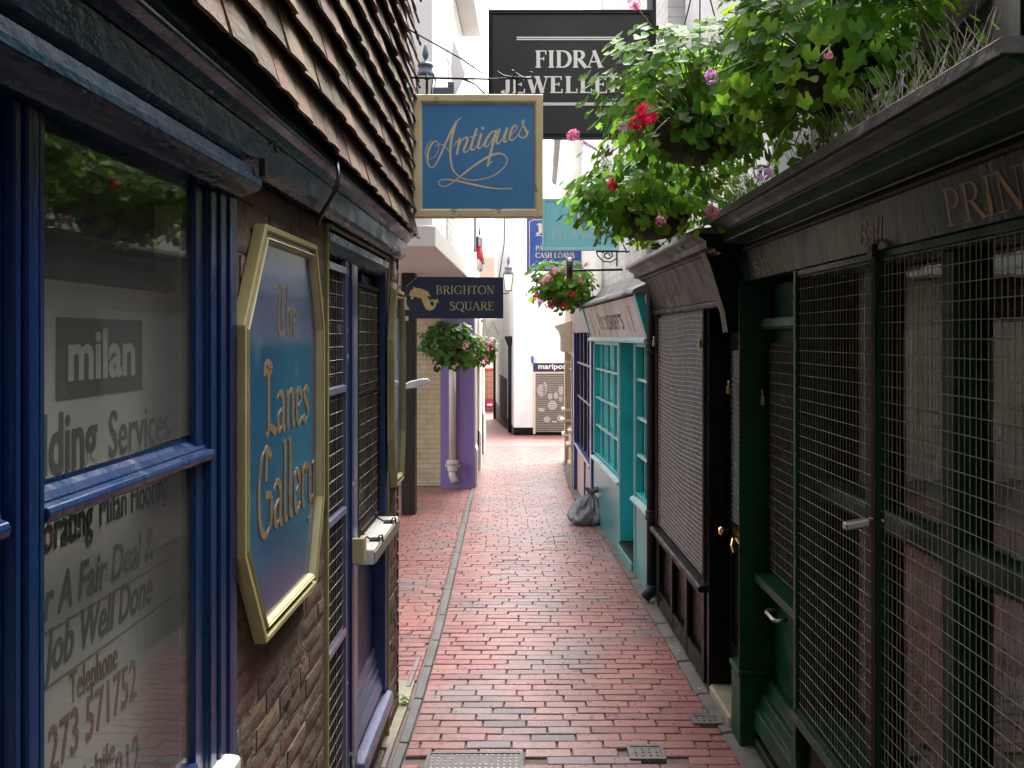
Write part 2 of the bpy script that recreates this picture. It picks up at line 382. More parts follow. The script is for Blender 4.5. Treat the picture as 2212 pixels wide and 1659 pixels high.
SERIF = {
 'A': (.80, [('n',[(.06,0),(.40,1)]),('t',[(.36,1),(.74,0)]),('n',[(.17,.34),(.62,.34)]),('s',.06,0),('s',.74,0)]),
 'B': (.74, st(.17)+[('p',[(.17,.97),(.36,.97)]+arc(.36,.745,.22,.225,90,-90)+[(.17,.52)]),('p',[(.17,.5),(.40,.5)]+arc(.40,.265,.25,.235,90,-90)+[(.17,.03)])]),
 'C': (.84, [('p',arc(.46,.5,.40,.48,42,318,24)),('n',[(.77,.86),(.77,.66)]),('n',[(.77,.2),(.77,.1)])]),
 'D': (.86, st(.17)+[('p',[(.17,.97),(.36,.97)]+arc(.36,.5,.42,.47,90,-90)+[(.17,.03)])]),
 'E': (.72, st(.17)+[('n',[(.17,.97),(.60,.97)]),('n',[(.59,1),(.59,.78)]),('n',[(.17,.52),(.48,.52)]),('n',[(.47,.62),(.47,.42)]),('n',[(.17,.03),(.64,.03)]),('n',[(.63,0),(.63,.24)])]),
 'F': (.66, st(.17)+[('n',[(.17,.97),(.60,.97)]),('n',[(.59,1),(.59,.76)]),('n',[(.17,.52),(.48,.52)]),('n',[(.47,.62),(.47,.42)])]),
 'G': (.90, [('p',arc(.46,.5,.40,.48,42,300,24)),('n',[(.77,.86),(.77,.66)]),('t',[(.74,.06),(.74,.42)]),('s',.74,.40),('n',[(.66,.03),(.74,.10)])]),
 'H': (.86, st(.17)+st(.68)+[('n',[(.17,.52),(.68,.52)])]),
 'I': (.36, st(.17)),
 'J': (.46, [('t',[(.30,1),(.30,.25),(.28,.1)]),('s',.30,1),('p',[(.30,.25)]+arc(.15,.16,.15,.17,0,-140)),('t',[(.03,.14),(.07,.05)])]),
 'K': (.80, st(.17)+[('n',[(.68,1),(.22,.45)]),('t',[(.34,.60),(.72,0)]),('s',.68,1),('s',.72,0)]),
 'L': (.68, st(.17)+[('n',[(.17,.03),(.62,.03)]),('n',[(.61,0),(.61,.26)])]),
 'N': (.84, [('n',[(.14,0),(.14,1)]),('t',[(.12,1),(.70,0)]),('n',[(.70,0),(.70,1)]),('s',.14,0),('s',.70,1),('s',.08,1)]),
 'O': (.92, [('p',arc(.46,.5,.40,.48,0,360,32))]),
 'P': (.66, st(.17)+[('p',[(.17,.97),(.36,.97)]+arc(.36,.72,.24,.25,90,-90)+[(.17,.47)])]),
 'Q': (.92, [('p',arc(.46,.5,.40,.48,0,360,32)),('t',[(.5,.08),(.7,-.12),(.95,-.2)])]),
 'R': (.76, st(.17)+[('p',[(.17,.97),(.36,.97)]+arc(.36,.735,.23,.235,90,-90)+[(.17,.50)]),('t',[(.36,.5),(.74,0)]),('s',.76,0)]),
 'S': (.64, [('S',[(.54,.80),(.48,.92),(.31,.98),(.15,.90),(.12,.74),(.22,.61),(.42,.48),(.55,.36),(.56,.18),(.44,.05),(.27,.02),(.13,.08),(.07,.22)])]),
 'T': (.70, [('t',[(.34,0),(.34,1)]),('s',.34,0),('n',[(.03,.97),(.65,.97)]),('n',[(.04,1),(.04,.78)]),('n',[(.64,1),(.64,.78)])]),
 'U': (.84, [('t',[(.16,1),(.16,.32)]),('p',[(.16,.34)]+arc(.42,.32,.26,.29,180,360)),('n',[(.68,.3),(.68,1)]),('s',.16,1),('s',.68,1)]),
 'W': (1.08, [('t',[(.07,1),(.33,0)]),('n',[(.33,0),(.53,.92)]),('t',[(.50,1),(.77,0)]),('n',[(.77,0),(1.0,1)]),('s',.07,1),('s',.48,1),('s',1.0,1)]),
 "'": (.22, [('t',[(.1,1),(.1,.78)])]), ' ': (.34, []),
}
def serif_text(mb, text, o, u, v, h, width=None, bold=1.0, gap=.06, align='l', small=None):
    """roman capitals, cap height h; small: scale of all letters after the first"""
    sc = [1.0 if (small is None or i == 0) else small for i in range(len(text))]
    tot = sum((SERIF[c][0]+gap)*sc[i] for i, c in enumerate(text)) - gap
    kx = (width/(tot*h)) if width else 1.0
    x = 0 if align == 'l' else (-tot*h*kx if align == 'r' else -tot*h*kx/2)
    for i, c in enumerate(text):
        adv, ss = SERIF[c]; q = h*sc[i]
        T, Nn = TH*bold*q*min(kx, 1.25), TN*bold*q
        tr = lambda p: (x+p[0]*q*kx, p[1]*q)
        for s_ in ss:
            if s_[0] == 's':
                yy = .03 if s_[2] == 0 else (.97 if s_[2] == 1 else s_[2])
                mb.ribbon([tr((s_[1]-.15, yy)), tr((s_[1]+.15, yy))], Nn, o, u, v)
            elif s_[0] == 't': mb.ribbon([tr(p) for p in s_[1]], T, o, u, v)
            elif s_[0] == 'n': mb.ribbon([tr(p) for p in s_[1]], Nn, o, u, v)
            elif s_[0] == 'S':
                n = len(s_[1]); ws = [Nn+(T-Nn)*math.sin(math.pi*k/(n-1)) for k in range(n)]
                a, b = spline([tr(p) for p in s_[1]], ws, 4); mb.ribbon(a, b, o, u, v)
            else:
                pts = [tr(p) for p in s_[1]]; ws = []
                for k in range(len(pts)):
                    a = pts[max(k-1,0)]; b = pts[min(k+1,len(pts)-1)]; dx, dy = b[0]-a[0], b[1]-a[1]
                    ws.append(Nn+(T-Nn)*abs(dy/(math.hypot(dx,dy)+1e-9))**1.3)
                mb.ribbon(pts, ws, o, u, v)
        x += (adv+gap)*q*kx
    return mb
BLACK = {
 'a': (.30, [[(.02,.45),(.1,.53),(.2,.45),(.2,.08),(.27,.01)],[(.2,.32),(.06,.24),(.04,.1),(.1,.02),(.2,.1)]]),
 'n': (.32, [[(0,.52),(.05,.46),(.05,.10),(.1,.02)],[(.05,.45),(.16,.53),(.22,.45),(.22,.1),(.29,.02)]]),
 'e': (.28, [[(.05,.25),(.2,.36),(.18,.47),(.1,.53),(.05,.43),(.05,.12),(.13,.01),(.24,.1)]]),
 'r': (.25, [[(0,.52),(.05,.46),(.05,.10),(.12,.02)],[(.05,.45),(.14,.53),(.2,.46)]]),
 's': (.26, [[(.2,.47),(.1,.53),(.04,.43),(.18,.22),(.18,.1),(.08,.01),(.01,.1)]]),
 'l': (.17, [[(0,.95),(.05,.9),(.05,.1),(.13,.02)]]),
 'h': (.32, [[(0,.95),(.05,.9),(.05,.1),(.11,.02)],[(.05,.45),(.16,.53),(.22,.42),(.22,.05),(.15,-.1)]]),
 'y': (.30, [[(0,.52),(.05,.45),(.05,.12),(.12,.03),(.22,.1)],[(.22,.53),(.24,.4),(.22,0),(.1,-.2),(0,-.22)]]),
 'T': (.46, [[(0,.85),(.1,.98),(.3,.9),(.45,.97)],[(.22,.93),(.1,.7),(.05,.3),(.12,.05),(.3,.02),(.4,.12)],[(.26,.9),(.26,.1)]]),
 'L': (.36, [[(0,.8),(.05,.97),(.2,.92),(.14,.8),(.08,.88)],[(.12,.85),(.12,.1),(.05,0)],[(.05,.02),(.18,.1),(.34,0)]]),
 'G': (.44, [[(.36,.85),(.25,.97),(.1,.85),(.03,.5),(.07,.15),(.2,0),(.36,.1),(.38,.4)],[(.2,.45),(.38,.42)],[(.25,.97),(.22,.6)]]),
 'P': (.46, [[(0,.85),(.1,.97),(.2,.9)],[(.14,.92),(.14,.1),(.04,0),(-.02,.08)],[(.2,.9),(.34,.97),(.42,.8),(.4,.55),(.22,.45)],[(.24,.9),(.24,.1)]]),
 ' ': (.2, []),
}
def black_text(mb, text, o, u, v, w, h, thick=.11, thin=.022, ang=38):
    tot = sum(BLACK[c][0] for c in text); kx = w/tot; x = 0
    for c in text:
        for s_ in BLACK[c][1]:
            pts, _ = spline([(x+a*kx, b*h) for a, b in s_], [1]*len(s_), 4); ws = []
            for k in range(len(pts)):
                a = pts[max(k-1,0)]; b = pts[min(k+1,len(pts)-1)]; th = math.atan2((b[1]-a[1])/h*kx, b[0]-a[0])
                ws.append((thin+(thick-thin)*abs(math.sin(th-R(ang))))*kx*.75)
            mb.ribbon(pts, ws, o, u, v)
        x += BLACK[c][0]*kx
    return mb
def sans(mb, text, o, u, v, h, width=None, bold=0.0, shear=0.0, align='LEFT', d=.0015, h_of_x=False, xscale=1.0):
    """plain built-in letters; cap height h, fitted to a width when given"""
    cu = bpy.data.curves.new("letters", 'FONT'); cu.body = text; cu.size = 1; cu.offset = bold; cu.shear = shear; cu.resolution_u = 3; cu.extrude = .004
    ob = bpy.data.objects.new("letters", cu); COL.objects.link(ob)
    bpy.context.view_layer.update()
    me = bpy.data.meshes.new_from_object(ob.evaluated_get(bpy.context.evaluated_depsgraph_get()))
    bpy.data.objects.remove(ob); bpy.data.curves.remove(cu)
    xs = [q.co.x for q in me.vertices]; x0, x1 = min(xs), max(xs)
    k = h/.70; kx = (width/(x1-x0)) if width else k*xscale
    o = Vector(o); u = Vector(u); v = Vector(v); w = u.cross(v).normalized()
    off = {'LEFT': -x0, 'RIGHT': -x1, 'CENTER': -(x0+x1)/2}[align]
    mb.add([o+u*((q.co.x+off)*kx)+v*(q.co.y*k)+w*(d if q.co.z > 0 else d*.3) for q in me.vertices], [tuple(p.vertices) for p in me.polygons])
    bpy.data.meshes.remove(me); return mb

SCRIPT_A = [  # the flourished script word, traced as brush strokes: points and widths on a 1410 x 1410 panel
 ([(225,580),(175,635),(145,720),(152,790),(178,835)], [6,8,9,9,6]),
 ([(312,625),(285,598),(235,620),(190,700),(172,800),(180,880),(210,925),(245,925),(285,870),(340,760),(410,600),(480,450),(540,350),(597,297)], [10,14,24,32,30,24,16,14,20,26,28,30,22,6]),
 ([(300,600),(314,650),(295,740),(255,800),(200,822)], [8,9,9,8,5]),
 ([(262,665),(320,635),(380,655),(430,710),(452,750)], [8,12,11,10,8]),
 ([(535,345),(500,460),(468,600),(458,740),(470,880),(505,975),(585,1050),(700,1085),(830,1080),(1000,1030),(1120,940),(1172,850),(1155,785),(1085,752),(995,768),(880,825),(760,905),(620,1010),(500,1110),(400,1163),(335,1157),(312,1115),(350,1085),(430,1080),(560,1100),(760,1145),(940,1180),(1080,1195),(1242,1190)],
  [34,36,34,30,26,20,14,13,14,14,15,16,16,22,28,30,26,20,15,13,14,13,13,18,25,26,22,18,12]),
 ([(498,668),(535,610),(578,572)], [8,12,14]), ([(580,560),(565,640),(540,765)], [30,32,28]),
 ([(552,690),(600,595),(650,552),(676,568),(655,640),(628,705),(642,738),(685,712),(718,662)], [8,14,26,32,32,28,20,12,8]),
 ([(792,435),(752,560),(720,672),(732,708),(768,690),(805,645)], [28,32,30,22,12,8]), ([(705,545),(755,530),(806,518)], [12,14,10]),
 ([(850,500),(818,610),(805,665),(825,690),(858,660),(890,605)], [28,32,30,20,12,8]), ([(858,445),(868,432),(878,420)], [30,42,26]),
 ([(1030,472),(985,480),(925,555),(892,635),(905,668),(948,640),(1000,545),(1035,462)], [12,20,30,32,22,12,10,8]), ([(1042,455),(1002,600),(962,760),(922,918)], [28,32,30,22]), ([(922,918),(960,868),(1000,852)], [18,16,8]),
 ([(1082,438),(1050,545),(1040,605),(1062,630),(1112,565),(1155,455)], [26,32,30,18,10,8]), ([(1178,425),(1145,535),(1132,592),(1150,610),(1192,560)], [26,32,30,18,8]),
 ([(1192,560),(1250,490),(1296,432),(1282,400),(1245,422),(1212,500),(1206,560),(1228,588),(1272,562),(1312,508)], [8,9,13,16,26,32,30,20,11,8]),
 ([(1312,508),(1360,420),(1386,345),(1373,332),(1365,372),(1400,440),(1426,500),(1402,545),(1360,556),(1326,532),(1324,505)], [8,9,11,12,20,30,28,20,16,18,22]), ([(1420,515),(1438,490),(1452,458)], [10,9,6]),
]
DOLPHIN = [(62,240),(72,215),(95,197),(90,183),(110,193),(140,197),(165,205),(195,221),(214,256),(196,246),(190,251),(206,285),(214,312),(226,318),(237,306),(231,288),(215,284),(203,296),(203,280),(222,270),(245,277),(262,265),(268,301),(256,288),(251,302),(245,325),(228,344),(205,350),(181,340),(166,315),(156,285),(146,264),(122,260),(103,252),(90,262),(93,272),(78,272),(72,261),(84,252),(69,248)]

# ------------------------------------------------------------------ more building helpers
LOCAL = set()
_build = MB.build
def build(s, name, m, parent=None, **kw):
    o = _build(s, name, m, parent, **kw)
    if parent is not None and parent.type == 'EMPTY' and parent.name not in LOCAL:
        o.matrix_parent_inverse = (Matrix.Translation(parent.location) @ Matrix.Rotation(parent.rotation_euler.z, 4, 'Z')).inverted()
    return o
MB.build = build
X3, Y3, Z3 = Vector((1,0,0)), Vector((0,1,0)), Vector((0,0,1))

def offset_poly(pts, d):
    n = len(pts); o = []
    for i in range(n):
        p0, p1, p2 = Vector(pts[i-1]), Vector(pts[i]), Vector(pts[(i+1)%n])
        a = (p1-p0).normalized(); b = (p2-p1).normalized()
        na = Vector((-a.y, a.x)); nb = Vector((-b.y, b.x)); k = (na+nb).normalized()
        o.append(tuple(p1 + k*(d/max(.3, k.dot(na)))))
    return o
def ring_frame(mb, pts, prof, o, u, v):
    """moulding run round a closed outline: prof = (inset, height) pairs"""
    o = Vector(o); u = Vector(u); v = Vector(v); w = u.cross(v).normalized(); n = len(pts); vs_ = []; fs = []
    for d, h in prof:
        for a, b in offset_poly(pts, d): vs_.append(o+u*a+v*b+w*h)
    for k in range(len(prof)-1):
        for i in range(n):
            j = (i+1)%n; fs.append((k*n+i, k*n+j, (k+1)*n+j, (k+1)*n+i))
    return mb.add(vs_, fs)
def wires(mb, o, u, v, w, h, du, dv, r, sag=0.0, jit=.0):
    """welded mesh: uprights every du, cross wires every dv"""
    o = Vector(o); u = Vector(u); v = Vector(v); n_ = u.cross(v)
    k = 0
    while k*du <= w+1e-6:
        a = k*du+rnd.uniform(-jit, jit)
        if du: mb.tube([o+u*a, o+u*(a+rnd.uniform(-jit,jit))+v*h], r, 4)
        k += 1
    k = 0
    while k*dv <= h+1e-6:
        b = k*dv
        if sag:
            pts = [o+u*(w*t/10)+v*(b+sag*math.sin(t/10*math.pi*2+b*2.2)*min(1, b*3))+n_*(2*r) for t in range(11)]
        else: pts = [o+v*(b+rnd.uniform(-jit,jit)*.5)+n_*(2*r), o+u*w+v*(b+rnd.uniform(-jit,jit)*.5)+n_*(2*r)]
        mb.tube(pts, r, 4); k += 1
    return mb
def bricks(mb, o, u, v, w, h, bl=.215, bh=.065, j=.011, depth=.03, rough=.006, seed=1, nx=4, nz=2):
    """individually laid, worn bricks on the plane o,u,v"""
    r_ = random.Random(seed); o = Vector(o); u = Vector(u); v = Vector(v); n_ = u.cross(v).normalized()
    row = 0; z = 0
    while z + bh*.6 < h:
        x = -(bl+j)/2*(row % 2) - r_.uniform(0,.05)
        while x < w:
            x0, x1 = max(0, x), min(w, x+bl*r_.choice([1,1,1,.5]) if row % 5 == 4 else x+bl); z1 = min(h, z+bh)
            if x1-x0 > .03:
                out = r_.uniform(-.0022,.0025); g = []
                ti, tj = r_.uniform(-.0012,.0012), r_.uniform(-.001,.001)
                for b in range(nz+1):
                    for a in range(nx+1):
                        px = x0+(x1-x0)*a/nx; pz = z+(z1-z)*b/nz
                        edge = (a in (0,nx)) or (b in (0,nz))
                        q = noise.noise(Vector((px*21+seed*3, pz*21, row)))*rough + noise.noise(Vector((px*60, pz*60, row*1.7)))*rough*.6
                        px += noise.noise(Vector((px*30, pz*30, 3)))*.0025; pz += noise.noise(Vector((px*30, pz*30, 9)))*.0025
                        g.append(o+u*px+v*pz+n_*(depth*(.90 if edge else 1)+out+q+ti*(a/nx-.5)+tj*(b/nz-.5)))
                base = len(g); m = nx+1; fs = []
                for b in range(nz):
                    for a in range(nx): fs.append((b*m+a, b*m+a+1, (b+1)*m+a+1, (b+1)*m+a))
                per = [a for a in range(m)]+[b*m+nx for b in range(1,nz+1)]+[nz*m+a for a in range(nx-1,-1,-1)]+[b*m for b in range(nz-1,0,-1)]
                back = []
                for i in per:
                    p = g[i]; back.append(p - n_*((p-o).dot(n_)))
                n0 = base
                for i in range(len(per)):
                    k = (i+1) % len(per); fs.append((per[i], n0+i, n0+k, per[k]))
                mb.add(g+back, fs)
            x = x1 + j if x1 > x else x+bl+j
        z += bh+j; row += 1
    return mb

# ------------------------------------------------------------------ ground and paving
RW = [(-9,1.2),(1.6,1.12),(3.9,1.06),(4.8,.99),(6.2,.92),(7.6,.84),(9.5,.705),(12.2,.63),(14.5,.66),(16.9,.73),(60,.9)]
CH = [(-9,-.66),(3.0,-.66),(3.86,-.637),(4.32,-.625),(4.9,-.628),(5.6,-.632),(7.95,-.693),(11.7,-.838),(14,-.93),(18.3,-1.12),(60,-3)]
def lin(T, y):
    for (a, p), (b, q) in zip(T, T[1:]):
        if a <= y <= b: return p+(q-p)*(y-a)/(b-a)
    return T[-1][1]
ys = [-9, 0, 3, 5, 6, 7, 7.5, 8, 8.5, 9, 10, 12, 15, 20, 30, 45, 70]
m = MB(); g = []
for y in ys: g += [(-16, y, gz(y)-.014), (16, y, gz(y)-.014)]
m.add(g, [(2*i, 2*i+1, 2*i+3, 2*i+2) for i in range(len(ys)-1)]); m.build("ground", joint_m, kind="structure")
far_pave = brickmat("far_red_paving", (.34,.145,.125), (.28,.13,.125), (.15,.115,.10), .225, .078, 'xy', r=.42, ms=.012)
ys2 = [19.9, 26, 34, 46, 60]; m = MB(); g = []
for y in ys2: g += [(-7, y, gz(y)-.004), (7, y, gz(y)-.004)]
m.add(g, [(2*i, 2*i+1, 2*i+3, 2*i+2) for i in range(len(ys2)-1)]); m.build("lane", far_pave, kind="structure")

def paver(mb, x0, x1, y0, y1, zc, r_):
    e = .0035; z = zc + r_.uniform(-.0018, .0022); tx, ty = r_.uniform(-.0013,.0013), r_.uniform(-.001,.001)
    jx = lambda: r_.uniform(-.0018,.0018)
    a = [(x0+jx(),y0+jx()),(x1+jx(),y0+jx()),(x1+jx(),y1+jx()),(x0+jx(),y1+jx())]
    cx, cy = (x0+x1)/2, (y0+y1)/2; vs_ = []
    for px, py in a: vs_.append((px, py, z-.02))
    for px, py in a: vs_.append((px, py, z-.0035+(tx if px>cx else -tx)+(ty if py>cy else -ty)))
    for px, py in a: vs_.append((px+(e if px<cx else -e), py+(e if py<cy else -e), z+(tx if px>cx else -tx)+(ty if py>cy else -ty)))
    mb.add(vs_, [(8,9,10,11),(4,5,9,8),(5,6,10,9),(6,7,11,10),(7,4,8,11),(0,1,5,4),(1,2,6,5),(2,3,7,6),(3,0,4,7)])
r_ = random.Random(11)
red = MB(); grey = MB(); pit = .0745
COVERS = [(-.49,-.04,3.48,3.99),(.47,.635,3.93,4.06),(.84,.985,4.29,4.385)]
def lay(xl, xr, y, off):
    x = xl(y) - r_.uniform(0, .02); first = True
    L0 = .2245; k = 0
    x = xl(y); n0 = L0*(off+r_.uniform(-.06,.06)); lim = xr(y)
    while x < lim-.02:
        x1 = min(lim, x+(n0 if first and n0 > .05 else L0)+r_.uniform(-.004,.004)); first = False
        wob = .006*noise.noise(Vector((x*1.3, y*1.1, 0)))+.002*math.sin(x*9+y)
        cx = (x+x1)/2; skip = any(a-.035 < cx < b+.035 and c-.012 < y+pit/2 < d+.012 for a,b,c,d in COVERS)
        if not skip:
            z = gz(y) + .006*noise.noise(Vector((cx*1.2, y*.9, 5)))
            dark = noise.noise(Vector((cx*.9, y*.75, 2.3)))
            tgt = grey if r_.random() < .018+.10*max(0, dark) else red
            paver(tgt, x+.0035, x1-.0035, y+wob+.0032, y+wob+pit-.0032, z, r_)
        x = x1
y = 3.3; row = 0
while y < 20.0:
    lay(lambda q: lin(CH, q)+.033, lambda q: lin(RW, q)-.075, y, [0, .5, .22, .72][row % 4] if row % 7 else .35)
    y += pit; row += 1
y = 4.85; row = 0
while y < 12.3:
    lay(lambda q: -3.1, lambda q: lin(CH, q)-.034, y, [0, .5, .25, .7][row % 4]); y += pit; row += 1
pv = red.build("paving", paver_m, kind="structure")
gp = grey.build("paving_grey_bricks", grey_paver, kind="structure")
m = MB(); y = 3.2; r2 = random.Random(4)                 # the drain channel along the left, long stones with an open joint
while y < 21:
    l = r2.uniform(.42,.62); y1 = y+l-.012
    for s0, s1 in ((-.020, .028),):
        m.hexa([(lin(CH,y)+s0,y,gz(y)-.03),(lin(CH,y)+s1,y,gz(y)-.03),(lin(CH,y1)+s1,y1,gz(y1)-.03),(lin(CH,y1)+s0,y1,gz(y1)-.03),
                (lin(CH,y)+s0,y,gz(y)+.004),(lin(CH,y)+s1,y,gz(y)+.001),(lin(CH,y1)+s1,y1,gz(y1)+.001),(lin(CH,y1)+s0,y1,gz(y1)+.004)])
    y += l
m.build("drain_channel", stone_m, kind="structure", bevel=.004)
m = MB(); y = 2.6                                          # mortared kerb strip along the right-hand shops
while y < 16.5:
    l = r2.uniform(.25,.75); y1 = y+l-.014; a, b = lin(RW,y), lin(RW,y1); t = r2.uniform(-.003,.006)
    m.hexa([(a-.072,y,gz(y)-.03),(a+.08,y,gz(y)-.03),(b+.08,y1,gz(y1)-.03),(b-.072,y1,gz(y1)-.03),
            (a-.072,y,gz(y)+.001+t*.5),(a+.08,y,gz(y)+.015+t),(b+.08,y1,gz(y1)+.015),(b-.072,y1,gz(y1)+.001)])
    y += l
m.build("kerb_strip", mat("grimy_mortar", (.115,.098,.085), .8, (.07,.062,.052), 7, bump=.8, bsc=60, c3=(.16,.14,.115), sc3=5, lo3=.6, hi3=.75), kind="structure", bevel=.006)
m = MB(); pts = [(-.73,4.05),(-.675,4.05),(-.668,4.5),(-.675,4.84),(-1.2,4.84),(-1.2,4.52),(-.73,4.52)]
m.poly(pts, (0,0,0), X3, Y3, -.03, .004); m.build("concrete_patch", concrete_m, kind="structure")
m = MB()
for k in range(9):
    y0 = 3.1+k*.235; y1 = y0+.222
    if 3.95 < y0 < 4.3: continue
    for q in range(2 if k < 4 else 1):
        m.box(-.735+q*.033 if k<4 else -.715, -.705+q*.033 if k<4 else -.685, y0+q*.05, y1+q*.05, -.03, .003+r2.uniform(0,.006))
m.build("edging_setts", grey_paver, kind="structure", bevel=.005)
# litter trodden into the joints
m = MB()
for k in range(46):
    y = r2.uniform(3.6, 9); x = r2.uniform(-.6, .95)
    if r2.random() < .5: x = lin(RW,y)-r2.uniform(.0,.14)
    s_ = r2.uniform(.004,.012); z = gz(y)+.009; a = r2.uniform(0,3)
    m.add([(x+s_*math.cos(a+t*2.1)*r2.uniform(.6,1.2), y+s_*math.sin(a+t*2.1)*r2.uniform(.6,1.2), z+r2.uniform(0,.003)) for t in range(3)], [(0,1,2)])
o = m.build("litter", cream_trim, kind="stuff"); tag(o, "small pale scraps of litter trodden into the red brick paving", "litter")

# iron covers in the paving
def cover(name, label, x0, x1, y0, y1, studs, group=None):
    t = thing(name, label, "cover", ((x0+x1)/2, (y0+y1)/2, 0), 0, group)
    m = MB(); m.box(x0, x1, y0, y1, -.03, .007)
    ring_frame(m, [(x0-.004,y0-.004),(x1+.004,y0-.004),(x1+.004,y1+.004),(x0-.004,y1+.004)], [(0,-.02),(0,.0115),(.016,.0115),(.018,.003)], (0,0,0), X3, Y3)
    m.build("plate", cast_iron, t)
    if studs:
        m = MB(); nx = max(4, int((x1-x0)/.028)); ny = max(2, int((y1-y0)/.028))
        for a in range(1, nx):
            for b in range(1, ny):
                px, py = x0+(x1-x0)*a/nx, y0+(y1-y0)*b/ny
                if studs > 1 and b in (ny-2, ny-3) and nx*.25 < a < nx*.72: continue
                m.box(px-.005, px+.005, py-.004, py+.004, .006, .0110)
        m.build("tread_studs", steel_m if studs > 1 else cast_iron, t, bevel=.001)
    if studs > 1:
        m = MB()
        for px in (x0+.11, x1-.10): m.lathe([(.011,.006),(.011,.0095)], (px, y1-.17, 0), 12)
        split_build(m, "keyhole", cable_m, t)
    return t
cover("drain_cover", "large studded iron drain cover at the bottom edge of the photo", *COVERS[0], 2)
cover("stop_tap_cover", "small iron cover set in the brick paving, farther from the wall", *COVERS[1], 1, "small iron covers in the paving")
cover("stop_tap_cover", "small iron cover beside the kerb of the dark green shop", *COVERS[2], 1, "small iron covers in the paving")

# ------------------------------------------------------------------ left: the tile-hung corner shop
B = thing("corner_shop_building", "narrow old shop with hung clay tiles above navy blue shopfront and worn brick", "building", (-.713, 2, 0))
XL = -.713
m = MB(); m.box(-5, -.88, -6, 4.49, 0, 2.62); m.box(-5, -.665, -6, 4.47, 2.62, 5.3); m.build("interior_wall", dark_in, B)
m = MB(); m.along_y([(-5,5.3),(-.45,5.3),(-.45,5.4),(-2.9,7.2),(-5,7.2)], -6.2, 4.6); m.build("roof", tile_mat, B)
# brick: backing of mortar, then bricks
m = MB(); m.box(-.88, XL-.0088, 1.99, 2.905, 0, 2.40); m.box(-.88, XL-.0095, 4.185, 4.49, 0, 2.40); m.box(-.88, XL-.03, -6, .2, 0, 2.4); m.box(-5, -.80, 4.49, 4.5, 0, 2.62)
m.build("mortar_wall", mortar_m, B)
m = MB()
bricks(m, (XL-.03, 2.0, 0), Y3, Z3, .90, 2.40, seed=3, rough=.0022, depth=.0245, nx=6, nz=3, j=.009, bl=.195, bh=.056)
bricks(m, (XL-.03, 4.19, 0), Y3, Z3, .30, 2.40, seed=5, rough=.004, depth=.026, j=.009)
bricks(m, (XL-.03, -3, 0), Y3, Z3, 3.2, 2.40, seed=6, rough=.006, depth=.028, nx=2, nz=1)
bricks(m, (-.715, 4.49, 0), -X3, Z3, .7, 2.6, seed=8, rough=.006, depth=.02, nx=2, nz=1)
m.build("brick_wall", wallbrick, B, smooth=False)
# tiles
m = MB(); rt = random.Random(21); gauge = .116; tw = .158
for k in range(24):
    y = -1.2 - (tw/2 if k % 2 else 0); edge = 4.475
    while y < edge:
        w = min(tw, edge + rt.uniform(.0,.022) - y)
        if w > .04:
            zb = 2.638 - .026*max(0, y) + k*gauge + rt.uniform(-.0035,.0035)
            zt = zb + gauge*1.75; xb = -.591 + rt.uniform(-.005,.005); xt = -.650; th = .0115
            c = rt.uniform(.000,.007); sk = rt.uniform(-.001,.001); tw0 = rt.uniform(-.002,.002); vs_ = []
            for back in (0, 1):
                for a in range(4):
                    f = a/3; yy = y+.0008+(w-.0016)*f; bow = c*(1-(2*f-1)**2)
                    wav = .003*noise.noise(Vector((yy*25, k, 0)))
                    vs_.append((xb+bow+tw0*(f-.5)-th*back, yy+sk, zb+wav+.002*(f-.5)))
                    vs_.append((xt+bow*.3-th*back, yy, zt))
            fs = []
            for a in range(3):
                fs.append((2*a, 2*a+2, 2*a+3, 2*a+1)); fs.append((8+2*a+1, 8+2*a+3, 8+2*a+2, 8+2*a)); fs.append((2*a, 8+2*a, 8+2*a+2, 2*a+2))
            fs += [(0,1,9,8),(6,14,15,7)]
            m.add(vs_, fs)
        y += tw
m.build("tile_hanging", tile_mat, B)
# fascia: several mouldings under the tiles
m = MB(); m.along_y([(-.88,2.403),(-.690,2.403),(-.672,2.412),(-.660,2.425),(-.652,2.487),(-.664,2.490),(-.664,2.493),(-.88,2.493)], -5.9, 4.40)
m.build("fascia_board", navy_paint, B, bevel=.002)
m = MB(); m.along_y([(-.88,2.494),(-.658,2.494),(-.650,2.502),(-.640,2.516),(-.622,2.526),(-.618,2.530),(-.618,2.537),(-.630,2.540),(-.642,2.548),(-.642,2.551),(-.88,2.551)], -5.9, 4.43)
m.build("cornice_moulding", navy_paint, B, bevel=.001)
m = MB(); m.along_y([(-.642,2.5515),(-.632,2.5515),(-.628,2.560),(-.642,2.560)], -5.9, 4.43); m.build("picture_rail", brown_line, B)
m = MB(); m.along_y([(-.88,2.561),(-.640,2.561),(-.630,2.664),(-.88,2.664)], -5.9, 4.44, 0, -.0); m.build("apron_board", navy_paint, B, bevel=.002)
# window head: a shallow box with a bevelled lip, lower than the fascia
m = MB(); m.along_y([(-.88,2.33),(-.690,2.33),(-.680,2.335),(-.648,2.347),(-.640,2.356),(-.640,2.372),(-.655,2.374),(-.659,2.402),(-.88,2.402)], .0, 1.985)
m.build("window_head", navy_paint, B, bevel=.0015)
